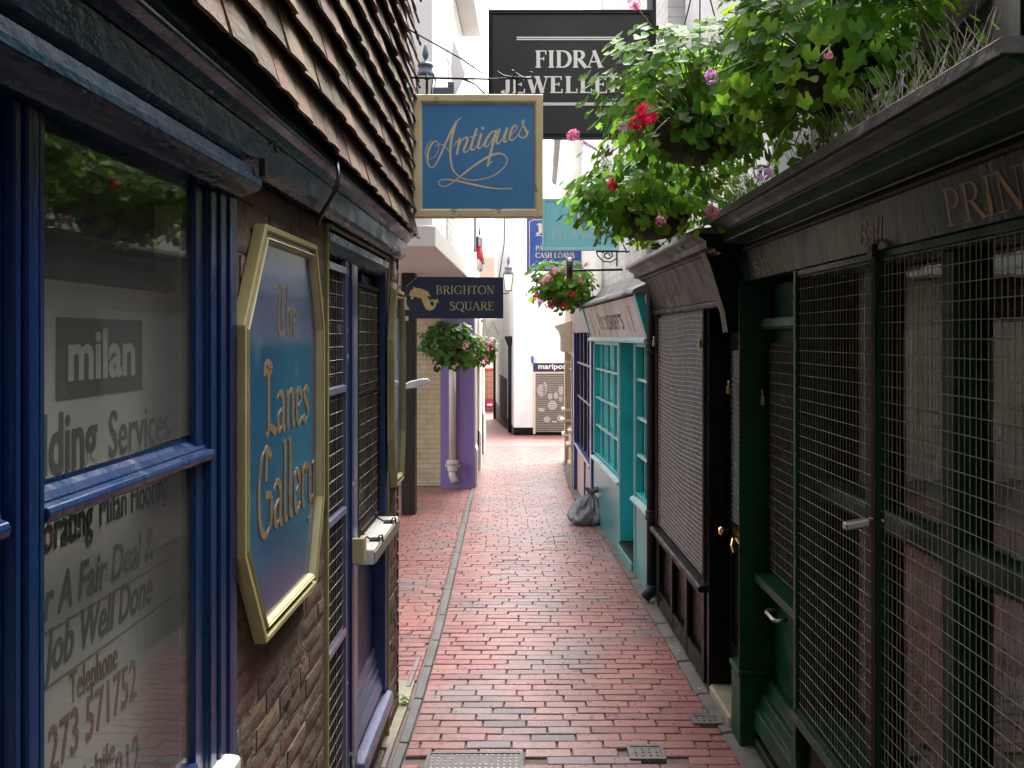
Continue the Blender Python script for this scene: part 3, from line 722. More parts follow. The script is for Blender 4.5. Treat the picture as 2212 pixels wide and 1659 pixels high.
# window frame
fw = MB()
for (a, b, p) in ((1.79,1.838,.004),(1.838,1.848,.010),(1.848,1.885,.015),(1.885,1.893,.009),(1.893,1.932,.020),(1.932,1.94,.012),(1.94,1.99,.024)):
    fw.box(-.735, XL-.012+p, a, b, .0, 2.329)
fr = fw.build("window_frame", blue_paint, B, bevel=.003)
m = MB()
for (a, b, p) in ((1.130,1.146,-.012),(1.146,1.162,.003),(1.162,1.168,.0),(1.168,1.196,.008),(1.196,1.203,.002),(1.203,1.219,.003)):
    m.box(-.735, XL+p, a, b, 1.075, 2.329)
m.build("mullion", blue_paint, fr, bevel=.003)
tr = [(-.735,1.722),(XL-.004,1.722),(XL+.006,1.729),(XL+.010,1.740),(XL+.006,1.749),(XL-.004,1.752),(XL-.004,1.757),(XL-.012,1.768),(XL-.026,1.778),(-.735,1.785)]
m = MB(); m.along_y(tr, 1.2195, 1.86); m.along_y(tr, .0, 1.1295); split_build(m, "transom_rail", blue_paint, fr, bevel=.0015)
m = MB(); m.along_y([(-.795,1.03),(XL+.002,1.03),(XL+.006,1.045),(-.715,1.085),(-.795,1.09)], 1.2195, 1.789); m.along_y([(-.795,1.03),(XL+.002,1.03),(XL+.006,1.045),(-.715,1.085),(-.795,1.09)], .0, 1.1295); split_build(m, "bottom_rail", blue_paint, fr, bevel=.002)
m = MB(); m.along_y([(-.80,.985),(XL+.040,.985),(XL+.045,.995),(XL+.045,1.030),(XL+.040,1.036),(XL+.02,1.040),(-.80,1.0295)], .0, 1.92); m.build("window_sill", white_metal, fr, bevel=.003)
m = MB(); [m.box(-.7345,-.7315,a,b,c,d) for a,b,c,d in ((1.2195,1.7895,1.789,2.329),(1.2195,1.7895,1.091,1.721),(.0,1.1295,1.789,2.329),(.0,1.1295,1.091,1.721))]
split_build(m, "glass", win_glass, fr)
m = MB(); m.box(-.80, XL, .0, 1.789, 0, .98); m.build("stall_riser", blue_paint, B, bevel=.004)
# recessed entrance
m = MB()
for y0, y1 in ((2.915,2.935),(4.168,4.185)): m.box(-.86, XL+.003, y0, y1, 0, 2.402)
m.box(-.80, XL+.005, 2.9355, 4.1675, 2.385, 2.4025)
split_build(m, "door_surround", gold_paint, B, bevel=.004)
m = MB(); m.along_y([(-.86,2.29),(XL-.03,2.29),(XL-.012,2.30),(XL-.004,2.325),(XL+.004,2.34),(XL+.004,2.371),(-.86,2.371)], 2.9355, 4.1545); m.build("door_head", navy_paint, B, bevel=.002)
gt = MB()
gt.box(-.735,-.715,2.937,2.950,.02,2.29); gt.box(-.735,-.715,3.225,3.24,.02,2.29)
for z in (.86,1.33,1.80,2.255): gt.box(-.735,-.713,2.9505,3.2245,z-.013,z+.013)
g = gt.build("mesh_gate", lav_paint, B, bevel=.002)
m = MB(); wires(m, (-.728,2.95,.05), Y3, Z3, .275, 2.2, .0275, .049, .0013); m.build("wire_mesh", wire_m, g)
m = MB(); wires(m, (-.752,2.952,.05), Y3, Z3, .272, 2.2, .034, .1, .0011); m.build("wire_mesh", dullwire_m, g)
m = MB(); m.box(-.86,-.80,2.9355,3.25,0,2.29); m.build("door", door_blue, B)
m = MB()
for (a, b, p) in ((3.241,3.29,-.002),(3.29,3.335,.006)): m.box(-.86, XL+p, a, b, 0, 2.29)
m.build("door_post", flaking_blue, B, bevel=.003)
m = MB(); m.box(-.86, XL-.002, 3.3355, 3.44, .2, 2.29); m.box(-.86,XL-.014,3.4405,3.475,.2,2.29); m.build("door_jamb", lav_paint, B, bevel=.003)
m = MB(); m.box(-.86,-.775,3.4755,4.1545,.25,2.29); m.box(-.775,XL-.004,4.10,4.1675,.25,2.384); m.box(-.775,-.765,3.4755,3.53,.25,2.29)
m.build("door_panel", door_blue, B, bevel=.003)
m = MB(); m.along_y([(-.775,.47),(-.772,.47),(-.764,.44),(-.764,.41),(-.756,.40),(-.756,.37),(-.746,.36),(-.746,.33),(-.736,.32),(-.728,.27),(-.775,.27)], 3.48, 4.15); m.build("weatherboard", lav_paint, B, bevel=.002)
m = MB(); m.along_y([(-.86,.17),(XL+.025,.17),(XL+.03,.19),(XL+.025,.235),(-.86,.262)], 3.44, 4.155); m.build("threshold", lav_paint, B, bevel=.005)
m = MB(); m.box(-.86,-.73,3.44,4.155,0,.169); m.build("threshold_riser", mortar_m, B)
gr = MB(); y0, y1, z0, z1 = 3.56, 4.075, 1.13, 2.235
for a, b in ((y0,y0+.022),(y1-.022,y1)): gr.box(-.757,-.738,a,b,z0,z1)
for a, b in ((z0,z0+.02),(z1-.02,z1),(1.74,1.756)): gr.box(-.757,-.7385,y0+.0225,y1-.0225,a,b)
for a in (y0+.08,y1-.05): gr.box(-.757,-.74,a,a+.012,z1+.0005,z1+.05)
g = gr.build("window_grille", rust_m, B, bevel=.002)
m = MB(); wires(m, (-.746,y0+.02,z0+.02), Y3, Z3, y1-y0-.04, z1-z0-.04, .030, .058, .0014); m.build("wire_mesh", wire_m, g)
m = MB(); m.box(-.7745,-.771,y0+.03,y1-.02,z0+.03,z1-.03); m.build("door_glass", dark_glass, B)
m = MB(); m.box(-.7752,-.7748,y0+.03,y1-.02,z0+.03,z1-.03); m.build("door_blind", shutter_back, B)
lg = MB(); lg.box(-.765,-.645,3.42,4.06,1.062,1.125)
l = lg.build("ledge_box", white_metal, B, bevel=.004)
m = MB(); m.box(-.6445,-.640,3.425,4.055,1.066,1.112); m.build("ledge_edge", mat("tarnished_edge", (.26,.22,.17), .4), l)
for y in (3.56,3.90):
    m = MB(); m.box(-.69,-.645,y-.006,y+.05,1.1255,1.131); m.tube([(-.655,y,1.131),(-.648,y,1.15),(-.638,y+.012,1.15),(-.634,y+.012,1.12)], .004, 6); m.tube([(-.69,y+.02,1.131),(-.72,y+.04,1.14),(-.74,y+.05,1.16)], .004, 6)
    m.build("latch", rust_m, l)
m = MB(); m.box(XL,XL+.05,3.30,3.316,1.10,1.20); m.box(XL+.03,XL+.05,3.3165,3.36,1.10,1.20); m.build("door_pull", cream_trim, B, bevel=.003)
m = MB(); m.tube([(-.637,2.02,2.466),(-.62,2.02,2.474),(-.62,2.02,2.455),(-.618,2.03,2.45)], .004, 6); m.box(-.655,-.640,2.005,2.03,2.385,2.43); m.build("hook", iron_m, B)

# cable drooping from under the tiles
m = MB(); P_ = [(-.612,2.62,2.56),(-.600,2.60,2.50),(-.606,2.59,2.46),(-.625,2.60,2.43),(-.662,2.64,2.39),(-.69,2.69,2.36)]
m.tube(P_, .0065, 8); tag(m.build("cable", cable_m, smooth=True), "black cable looping down from the clay tiles over the navy fascia", "cable")

# board behind the window glass
t = thing("window_sign", "large pale sign with dark green and red lettering leaning behind the blue window", "sign", (-.80,1.2,1.0))
m = MB(); m.box(-.806,-.800,.62,1.895,.96,2.095); m.build("board", paper_m, t)
m = MB(); m.box(-.7995,-.7985,1.402,1.712,1.893,2.033); m.build("dark_block", ink_m, t)
o = lambda y, z: (-.7985, y, z)
m = MB(); sans(m, "milan", o(1.436,1.926), Y3, Z3, .088, .242, bold=.028); m.build("lettering", paper_m, t)
m = MB()
o2 = lambda y, z: (-.7997, y, z)
sans(m, "Building", o2(1.535,1.772), Y3, Z3, .100, .290, bold=.018, align='RIGHT'); sans(m, "Services", o2(1.578,1.772), Y3, Z3, .088, .262, bold=.004)
sans(m, "Incorporating", o2(1.520,1.646), Y3, Z3, .066, .295, bold=.014, align='RIGHT'); sans(m, "Milan Flooring", o2(1.545,1.648), Y3, Z3, .062, .285, bold=-.002)
sans(m, "For A Fair Deal &", o2(1.302,1.532), Y3, Z3, .068, .463, bold=.014, shear=.22)
sans(m, "Job Well Done", o2(1.365,1.443), Y3, Z3, .072, .392, bold=.014, shear=.22)
m.build("lettering", ink_m, t)
m = MB()
sans(m, "Telephone", o2(1.444,1.362), Y3, Z3, .055, .165); sans(m, "01273 571752", o2(1.315,1.272), Y3, Z3, .080, .372, bold=.006)
sans(m, "Mobile", o2(1.46,1.19), Y3, Z3, .045, .14); sans(m, "812", o2(1.60,1.115), Y3, Z3, .08, .10, bold=.006)
m.build("lettering", red_ink, t)
m = MB(); m.box(-.7995,-.7990,.7,1.86,1.508,1.513); m.box(-.7995,-.7990,.7,1.86,1.418,1.422); split_build(m, "ruled_line", olive_ink, t)
m = MB(); m.box(-.85,-.812,.62,1.91,2.10,2.135); tag(m.build("window_shelf", brown_in), "dark shelf edge above the pale sign behind the blue window", "shelf")
m = MB(); m.box(-.86,-.80,1.902,1.905,.96,2.30);  m.build("window_reveal", paper_m, B)

# octagonal signs
def octagon(name, label, y0, y1, z0, z1, cy, cz, x, group, w=1.0):
    t = thing(name, label, "sign", (x, (y0+y1)/2, z0), 0, group)
    pts = [(y0,z0+cz),(y0+cy,z0),(y1-cy*.62,z0),(y1,z0+cz),(y1,z1-cz),(y1-cy*.62,z1),(y0+cy,z1),(y0,z1-cz)]
    m = MB(); ring_frame(m, pts, [(0,-.002),(0,.026),(.004*w,.030),(.022*w,.030),(.027*w,.026),(.030*w,.018)], (x,0,0), Y3, Z3); m.build("frame", gold_paint, t)
    m = MB(); ring_frame(m, pts, [(.0295*w,.017),(.050*w,.017)], (x,0,0), Y3, Z3); m.build("frame_band", lav_paint, t)
    m = MB(); ring_frame(m, pts, [(.0495*w,.016),(.0495*w,.027),(.055*w,.030),(.060*w,.026),(.065*w,.027),(.070*w,.021),(.075*w,.010)], (x,0,0), Y3, Z3); m.build("inner_moulding", cream_trim if w > .65 else gold_paint, t)
    m = MB(); m.poly(offset_poly(pts, .072*w), (x,0,0), Y3, Z3, .0, .012); m.build("panel", panel_blue, t)
    return t
t = octagon("octagonal_sign", "tall blue octagonal sign with gothic gold lettering on the brick pier by the window", 1.99, 2.765, 1.205, 2.292, .165, .265, -.713, "octagonal signs on the corner shop", .66)
xs = -.713+.0122
m = MB(); black_text(m, "The", (xs,2.30,2.003), Y3, Z3, .20, .145, .100, .018)
black_text(m, "Lanes", (xs,2.19,1.735), Y3, Z3, .45, .20, .115, .02)
black_text(m, "Gallery", (xs,2.135,1.475), Y3, Z3, .57, .235, .110, .02)
m.build("lettering", gold_letter, t)
t = octagon("octagonal_sign", "narrow octagonal sign at the far corner of the brick wall, past the grille", 4.10, 4.50, 1.24, 2.235, .10, .25, -.705, "octagonal signs on the corner shop", .6)
m = MB(); m.poly([(-.70,1.735),(-.685,1.715),(-.62,1.722),(-.565,1.742),(-.552,1.757),(-.560,1.772),(-.60,1.770),(-.66,1.757)], (0,4.545,0), X3, Z3, -.004, .02)
tag(m.build("wall_bracket", white_plastic, bevel=.004), "white blade-shaped bracket jutting from the wall behind the narrow octagonal sign", "bracket")

# Antiques sign and its iron bracket
ys_ = 4.30; k = ys_/1800
sx0, sx1, sz0, sz1 = (893-1147)*k, (1173-1147)*k, 2+(727-470)*k, 2+(727-205)*k
t = thing("hanging_sign", "square blue hanging sign with cream frame and the script word Antiques", "sign", ((sx0+sx1)/2, ys_, sz0))
out = [(sx0,sz0),(sx1,sz0),(sx1,sz1),(sx0,sz1)]
m = MB(); ring_frame(m, out, [(0,-.035),(0,.012),(.004,.016),(.034,.016),(.040,.010),(.046,-.004)], (0,ys_,0), X3, Z3)
m.build("frame", mat("worn_cream_paint", (.80,.65,.38), .5, (.72,.55,.30), 6, bump=.4, bsc=40, c3=(.13,.09,.055), sc3=9, lo3=.62, hi3=.70), t)
m = MB(); m.box(sx0+.02, sx1-.02, ys_+.004, ys_+.02, sz0+.02, sz1-.02); m.build("panel", sign_blue, t)
m = MB(); pw = (sx1-sx0)-.09; q = pw/1410
for pts, ws in SCRIPT_A:
    a, b = spline([((x-105)*q, (1450-y)*q) for x, y in pts], [w*q*.92 for w in ws], 6)
    m.ribbon(a, b, (sx0+.045, ys_+.004, sz0+.045), X3, Z3, .0006)
m.build("lettering", mat("script_gold", (.80,.65,.38), .5), t)
zb = 2+(727-169)*k
t = thing("sign_bracket", "wrought iron bracket with scrolls holding the square blue sign", "bracket", (sx0-.1, ys_, zb))
m = MB(); m.tube([(sx0-.14,ys_,zb+.005),(-.33,ys_,zb-.002),(-.2,ys_,zb-.005),(-.08,ys_,zb)], .0055, 8)
def scroll(m, cx, cz, r, s_, y):
    pts = [(cx+s_*r*(1-.09*i)*math.cos(R(-90+i*38)), y, cz+r*(1-.09*i)*math.sin(R(-90+i*38))) for i in range(8)]
    m.tube([(cx-s_*.075,y,cz-r+.03),(cx-s_*.04,y,cz-r+.005)]+pts, [.004,.005]+[.0055-.0004*i for i in range(8)], 6)
scroll(m, -.10, zb+.028, .022, 1, ys_); m.build("arm", iron_m, t, smooth=True)
m = MB(); scroll(m, -.005, zb+.020, .022, 1, ys_); m.tube([(-.08,ys_,zb),(-.02,ys_,zb-.001)], .0055, 8); m.build("scroll", iron_m, t, smooth=True)
for x in (sx0+.07, sx1-.135):
    m = MB(); m.tube([(x,ys_,zb+.022),(x,ys_,zb-.02),(x,ys_,sz1+.001)], [.004,.007,.006], 8); m.tube([(x-.012,ys_,zb),(x+.012,ys_,zb)], .009, 8); m.build("hanger", iron_m, t, smooth=True)
m = MB(); m.tube([(sx0-.02,ys_,zb+.25),(-.36,ys_-.02,zb+.095),(-.25,ys_-.02,zb+.02)], .004, 6); m.build("stay_rod", iron_m, t)
m = MB(); m.tube([(-.36,ys_,zb),(-.29,ys_,zb-.03),(-.235,ys_,zb-.085)], [.006,.004,.006], 6); m.build("brace", iron_m, t)

# Brighton Square direction board
yb = 4.66; k = yb/1800
t = thing("direction_sign", "navy board with a gold dolphin reading Brighton Square beside the passage", "sign", (-.4, yb, 2.1))
bx0, bx1, bz0, bz1 = (878-1147)*k, (1087-1147)*k, 2+(727-688)*k, 2+(727-599)*k
m = MB(); m.poly([(bx0,bz0+.08),(bx0+.045,bz0),(bx1,bz0),(bx1,bz1),(bx0+.06,bz1+.004),(bx0,bz1-.05)], (0,yb,0), X3, Z3, -.018, 0); m.build("board", navy_board, t, bevel=.002)
kk = k*.72/2.304; fx = lambda x: (.72*1200+x*.72/2.304-1147)*k; fz = lambda y: 2+(727-(.72*780+y*.72/2.304))*k
m = MB(); m.poly([(fx(x), fz(y)) for x, y in DOLPHIN], (0,yb,0), X3, Z3, .0003, .0022); dol = m.build("dolphin_emblem", bright_gold, t)
m = MB(); m.lathe([(.0035,0),(.0035,.0008)], (0,0,0), 10); 
m2 = MB(); m2.add([(fx(88)+v[0], yb-.0023-v[2], fz(228)+v[1]) for v in m.v], m.f); m2.build("eye", navy_board, dol)
m = MB(); h = (238-180)*kk
serif_text(m, "BRIGHTON", (fx(248), yb, fz(236)), X3, Z3, h, (652-248)*kk, bold=.72)
serif_text(m, "SQUARE", (fx(342), yb, fz(347)), X3, Z3, h, (652-342)*kk, bold=.72)
m.build("lettering", bright_gold, t)
m = MB(); m.box(bx0-.02,bx0+.012,yb-.03,yb-.008,bz0-.012,bz0+.012); m.box(-.80,bx0+.03,yb+.02,yb+.05,bz0+.05,bz0+.12); split_build(m, "fixing_clip", white_metal, t)

# ------------------------------------------------------------------ right-hand shops (each built in its own frame: x into the shop, y along the lane)
def shop(name, label, x0, slope, base=(0, 0), cat="building"):
    t = thing(name, label, cat, (x0, 0, 0), math.atan(slope)); LOCAL.add(t.name); return t
def local(t, p):
    c, s_ = math.cos(t.rotation_euler.z), math.sin(t.rotation_euler.z)
    return Vector((t.location.x + c*p[0]-s_*p[1], t.location.y + s_*p[0]+c*p[1], p[2]))
def worldify(t, mb):
    """points given in a shop's frame, wanted in the world (for things that hang on the shop)"""
    mb.v = [tuple(local(t, p)) for p in mb.v]; return mb

G = shop("green_shop_building", "dark green shop with wire mesh over its window and gold lettering on the fascia", 1.17, .02)
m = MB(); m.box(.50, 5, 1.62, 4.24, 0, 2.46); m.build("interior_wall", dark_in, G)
m = MB(); m.box(.34, 5, 1.60, 4.24, 2.4605, 5.6); m.build("upper_wall", mat("grey_lilac_render", (.33,.31,.32), .85, (.27,.25,.25), 3, bump=.5, bsc=30, c3=(.16,.14,.12), sc3=4, lo3=.6, hi3=.75), G)
m = MB(); m.along_y([(.34,5.601),(5,5.601),(5,7.0),(2.4,7.0)], 1.5, 4.3); m.build("roof", tile_mat, G)
m = MB(); m.box(0, .50, 1.62, 3.36, 0, .455)
for a in (1.7, 2.25, 2.8):
    m.box(-.012, -.0005, a, a+.03, .1005, .42)
m.box(-.03, -.0005, 1.62, 3.36, 0, .10)
m.build("stall_riser", brown_line, G, bevel=.004)
m = MB(); m.along_y([(-.055,.462),(-.062,.47),(-.055,.50),(.10,.525),(.10,.456),(-.05,.456)], 1.62, 3.37); m.build("window_sill", green_paint, G, bevel=.003)
wf = MB()
wf.box(.03,.13,1.72,3.36,2.2405,2.262); f = wf.build("window_frame", green_paint, G, bevel=.003); wf = MB()
for a, w_ in ((3.30,.06),(2.78,.075),(2.27,.075),(1.72,.075)): wf.box(.03, .13, a, a+w_, .5255, 2.24)
split_build(wf, "mullion", green_paint, f, bevel=.006)
m = MB()
for a, b in ((2.8555,3.2995),(2.3455,2.7795),(1.7955,2.2695)):
    m.along_y([(.04,1.36),(.035,1.37),(.035,1.41),(.05,1.43),(.12,1.44),(.12,1.36)], a, b)
split_build(m, "transom_rail", green_paint, f)
m = MB()
for a, b in ((2.8555,3.2995),(2.3455,2.7795),(1.7955,2.2695)): m.box(.085,.089,a,b,.526,1.359); m.box(.085,.089,a,b,1.441,2.239)
split_build(m, "glass", dark_glass, f)
m = MB(); m.box(.131,.5,1.62,3.36,2.2405,2.3); m.build("window_board", brown_in, G)
# mesh guard
mg = MB()
for a in (3.335,2.585,1.63): mg.box(-.045,-.020,a,a+.028,.48 if a<3.3 else .3,2.265)
for a, b in ((3.3345,2.6135),(2.5845,1.6585)):
    mg.box(-.04,-.022,b,a,2.243,2.264); mg.box(-.04,-.022,b,a,.50,.515)
f = mg.build("mesh_guard", green_paint, G, bevel=.002)
m = MB(); m.box(-.052,-.0455,2.583,2.615,.49,2.27); m.build("centre_bar", rust_m, f, bevel=.002)
m = MB(); wires(m, (-.030,3.345,.49), -Y3, Z3, 1.70, 1.77, .0268, .0485, .0014, jit=.0028); m.build("wire_mesh", dullwire_m, f)
m = MB(); m.box(-.03,.0,3.338,3.362,.3,2.26); m.build("corner_post", brown_line, G)
# door recess
m = MB(); m.box(.16,.20,3.42,4.07,.10,2.25); m.box(.0,.16,4.0705,4.078,0,2.27); m.build("door", green_paint, G)
m = MB(); m.along_y([(.159,2.03),(.10,2.035),(.09,2.05),(.10,2.085),(.159,2.09)], 3.43, 4.07); m.build("transom_bar", green_paint, G)
m = MB(); m.along_y([(.159,.80),(.075,.805),(.065,.82),(.07,.85),(.159,.87)], 3.43, 4.06); m.build("door_rail", green_paint, G, bevel=.003)
m = MB(); m.along_y([(.159,.34),(.13,.34),(.12,.28),(.095,.27),(.09,.21),(.065,.20),(.06,.11),(.159,.11)], 3.43, 4.06); m.build("weatherboard", green_paint, G, bevel=.003)
gm = MB()
for a in (3.50,4.03): gm.box(.135,.155,a,a+.018,.875,1.97)
gm.box(.135,.155,3.5185,4.0295,1.95,1.97)
f = gm.build("door_grille", rust_m, G, bevel=.002)
m = MB(); wires(m, (.14,4.03,.88), -Y3, Z3, .515, 1.08, .026, .05, .0014, jit=.001); m.build("wire_mesh", dullwire_m, f)
m = MB(); m.box(.156,.1595,3.52,4.03,.88,1.95); m.build("door_glass", dark_glass, G)
m = MB(); m.tube([(.10,3.66,.755),(.055,3.66,.75),(.045,3.68,.75),(.045,3.78,.75),(.055,3.80,.75),(.10,3.80,.755)], .009, 8); m.build("door_handle", steel_m, G, smooth=True)
m = MB(); m.box(-.01,.20,3.40,4.07,.0,.06); m.box(.03,.20,3.40,4.07,.0605,.105); m.build("door_step", brown_line, G, bevel=.006)
for ch in G.children:
    if ch.name.split('.')[0] in ('door','transom_bar','door_rail','weatherboard','door_grille','door_glass','door_handle'): ch.location.x -= .072
# pilasters
def pilaster(y0, y1, base):
    m = MB(); m.box(-.03,.082,y0,y1,base,2.20)
    for k in (.25,.62): m.box(-.038,-.0305,y0+(y1-y0)*k-.008,y0+(y1-y0)*k+.010,base+.02,2.18)
    for k in (.02,.07): m.box(-.03+k,-.02+k,y0-.007,y0-.0005,base+.02,2.18)
    o = m.build("pilaster", green_paint, G, bevel=.004)
    m = MB(); m.box(-.072,.085,y0-.03,y1+.02,0,base-.03); m.box(-.082,.09,y0-.04,y1+.025,base-.0295,base-.0005)
    m.build("plinth", green_paint, o, bevel=.006)
pilaster(4.085, 4.20, .376)
m = MB(); m.box(-.01,.16,3.363,3.418,.36,2.24); o = m.build("pilaster", green_paint, G, bevel=.004)
m = MB(); m.box(-.035,.165,3.352,3.43,0,.359); m.build("plinth", green_paint, o, bevel=.006)
# fascia and cornice
m = MB(); m.along_y([(-.020,2.272),(-.030,2.272),(-.055,2.412),(.50,2.412),(.50,2.30)], 1.60, 4.20); m.build("fascia", green_fascia, G)
m = MB(); m.along_y([(-.054,2.4125),(-.072,2.4125),(-.078,2.420),(-.075,2.432),(-.060,2.436),(.4,2.436)], 1.595, 4.20); m.build("fascia_bead", brown_line, G)
m = MB(); m.along_y([(.4,2.4365),(-.075,2.4365),(-.080,2.442),(-.165,2.452),(-.170,2.456),(-.172,2.497),(-.178,2.500),(-.188,2.502),(-.205,2.515),(-.228,2.528),(-.232,2.534),(-.245,2.536),(.4,2.536)], 1.585, 4.00); m.build("cornice", green_paint, G, bevel=.0012)
m = MB()
prev = None; P_ = []
for k in range(26):
    y = 1.575+ (4.01-1.575)*k/25; d_ = .004*noise.noise(Vector((y*6, 0, 1))); P_.append(((d_, y, d_*.6), X3, Z3))
m.sweep([(.39,2.5365),(-.252,2.5365),(-.258,2.529),(-.262,2.53),(-.262,2.558),(-.250,2.566),(.10,2.585),(.39,2.62)], P_); m.build("lead_flashing", lead_m, G)
m = MB()
o = lambda y, z: (-.0300-(z-2.272)*.1786-.0006, y, z)
vv = Vector((-.175,0,1)).normalized()
serif_text(m, "PRINTS", o(2.19,2.287), -Y3, vv, .098, .52, bold=.62)
sans(m, "Ball", o(2.74,2.29), -Y3, vv, .088, .20, bold=-.012, shear=.5)
serif_text(m, "SE", o(3.95,2.290), -Y3, vv, .06, .28, bold=.5)
m.build("lettering", mat("faded_fascia_gold", (.26,.17,.08), .5, (.34,.23,.11), 25), G)
m = MB(); m.box(-.07,-.0505,2.565,2.60,2.245,2.285); m.box(-.05,-.046,2.565,2.60,2.285,2.30); split_build(m, "mesh_bracket", iron_m, G)

# black shop
K = shop("black_shop_building", "black shop with grey mesh shutter, brass door knob and sloping fascia", 1.179, .04)
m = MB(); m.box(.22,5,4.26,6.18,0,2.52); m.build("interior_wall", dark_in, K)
m = MB(); m.box(.22,5,4.25,6.2,2.5205,6.2); m.build("upper_wall", white_render, K)
m = MB(); m.along_y([(.22,6.201),(5,6.201),(5,7.6),(2.2,7.6)], 4.3, 6.3); m.build("roof", tile_mat, K)
m = MB(); m.box(0.03,.22,4.75,6.15,0,.565)
for a in (4.75,5.18,5.62,6.09): m.box(-.005,.0295,a,a+.06,.02,.565)
for a, b in ((4.8105,5.1795),(5.2405,5.6195),(5.6805,6.0895)): m.box(-.002,.0295,a,b,.02,.14); m.box(-.002,.0295,a,b,.49,.565)
m.build("stall_riser", black_paint, K, bevel=.005)
m = MB(); m.along_y([(.22,.5655),(-.045,.5655),(-.060,.575),(-.060,.595),(-.045,.605),(.22,.618)], 4.665, 6.15); m.build("ledge", black_fascia, K, bevel=.004)
sh = MB()
for a in (4.70,6.095): sh.box(-.02,.03,a,a+.028,.6185,2.155)
s1 = sh.build("mesh_shutter", rust_m, K, bevel=.003)
m = MB(); m.box(.012,.02,4.7285,6.0945,.62,2.155); m.build("blind", shutter_back, s1)
m = MB(); wires(m, (-.002,6.095,.635), -Y3, Z3, 1.365, 1.50, .034, .0285, .0016, sag=.010); m.build("wire_mesh", wire_m, s1)
m = MB(); m.box(0,.22,6.124,6.15,.6185,2.155); m.box(0.0,.22,4.70-.045,4.6995,0,2.155); split_build(m, "window_post", black_paint, K, bevel=.004)
dr = MB(); dr.box(.125,.16,4.24,4.655,.12,2.03)
for a, b in ((4.24,4.30),(4.60,4.655)): dr.box(.11,.1245,a,b,.12,2.03)
for a, b in ((.12,.32),(.86,.98),(1.93,2.03)): dr.box(.11,.1245,4.3005,4.5995,a,b)
d = dr.build("door", black_paint, K, bevel=.004)
m = MB(); m.box(.122,.1247,4.3005,4.5995,.985,1.925); m.build("door_blind", shutter_back, d)
m = MB(); wires(m, (.116,4.60,.99), -Y3, Z3, .30, .93, .034, .0285, .0015, sag=.005); m.build("wire_mesh", wire_m, d)
m = MB(); v = [(.010,0),(.012,.02),(.020,.03),(.028,.045),(.028,.055),(.018,.066),(.0,.068)]
t_ = MB(); t_.lathe(v, (0,0,0), 16); m.add([(.108-p[2], 4.615+p[0], .925+p[1]) for p in t_.v], t_.f)
m.build("door_knob", brass_m, d, smooth=True)
m = MB(); m.box(.104,.1095,4.36,4.55,.895,.955); m.tube([(.10,4.53,.90),(.085,4.50,.87),(.09,4.47,.84)], .008, 8); m.tube([(.107,4.33,1.02),(.107,4.33,.97)], .006, 8); m.build("letter_plate", brass_m, d)
m = MB(); m.along_y([(.16,2.04),(.10,2.045),(.09,2.06),(.10,2.085),(.16,2.09)], 4.24, 4.655); m.box(.10,.16,4.24,4.655,2.11,2.155); split_build(m, "transom_bar", black_paint, K)
m = MB(); m.box(.0,.20,4.25,4.66,0,.062); m.build("door_step", mat("worn_stone_step", (.25,.205,.14), .7, (.17,.14,.10), 6, bump=.6, bsc=40), K, bevel=.012)
m = MB(); m.along_y([(.22,2.1555),(-.012,2.1555),(-.025,2.165),(-.030,2.182),(-.022,2.19),(.22,2.19)], 4.24, 6.16); m.build("fascia_sill", black_fascia, K, bevel=.002)
m = MB(); m.along_y([(.22,2.1905),(-.015,2.1905),(-.098,2.40),(.22,2.40)], 4.30, 6.12); m.build("fascia", black_fascia, K)
m = MB()
m.sweep([(.0,0),(.24,0),(.24,.10),(0,.10)], [((-.02,4.195,2.02),X3,Y3),((-.035,4.195,2.12),X3,Y3),((-.11,4.195,2.36),X3,Y3),((-.14,4.195,2.43),X3,Y3)]); m.build("console", black_paint, K, bevel=.003)
m = MB(); m.box(-.03,.2,6.1205,6.17,2.16,2.42); m.build("fascia_end", black_paint, K)
m = MB(); m.along_y([(.22,2.4005),(-.100,2.4005),(-.110,2.410),(-.128,2.416),(-.130,2.424),(-.165,2.428),(-.172,2.432),(-.174,2.462),(-.182,2.466),(-.205,2.480),(-.215,2.497),(.22,2.497)], 4.03, 6.18); m.build("cornice", black_fascia, K, bevel=.001)
P_ = []
for k in range(24):
    y = 4.02+2.17*k/23; d_ = .008*noise.noise(Vector((y*7, 0, 4))); P_.append(((d_, y, abs(d_)*1.3), X3, Z3))
m = MB(); m.sweep([(.22,2.4975),(-.215,2.4975),(-.225,2.49),(-.23,2.50),(-.225,2.520),(.0,2.54),(.22,2.585)], P_); m.build("lead_flashing", lead_m, K)
m = MB(); vv2 = Vector((-.083,0,.2095)).normalized(); oo = lambda y, q: (-.015-.083*q-.0007, y, 2.1905+.2095*q)
sans(m, "Fine Rolls", oo(5.75,.30), -Y3, vv2, .09, .62, bold=.0, shear=.3); serif_text(m, "E", oo(4.62,.35), -Y3, vv2, .09, .09, bold=.5)
m.build("lettering", mat("worn_bronze_letter", (.10,.062,.038), .5), K)
def padlock(name, label, S_, y, z, x, mm, rot=0, group="padlocks on the shop shutters"):
    t = thing(name, label, "padlock", local(S_, (x, y, z)), S_.rotation_euler.z, group); LOCAL.add(t.name)
    c, s_ = math.cos(rot), math.sin(rot); tf = lambda a, b: (a*c-b*s_, a*s_+b*c)
    m = MB(); bb = [tf(a,b) for a,b in ((-.016,-.052),(.016,-.052),(.016,-.008),(-.016,-.008))]
    m.poly(bb, (-.009,0,0), -Y3, Z3, 0, .016); m.build("lock_body", mm, t, bevel=.003)
    m = MB(); m.tube([(-.017, -tf(a,b)[0], tf(a,b)[1]) for a, b in ((-.010,-.012),(-.010,.012),(-.006,.02),(.006,.02),(.010,.012),(.010,-.012))], .0028, 6); m.build("shackle", steel_m, t, smooth=True)
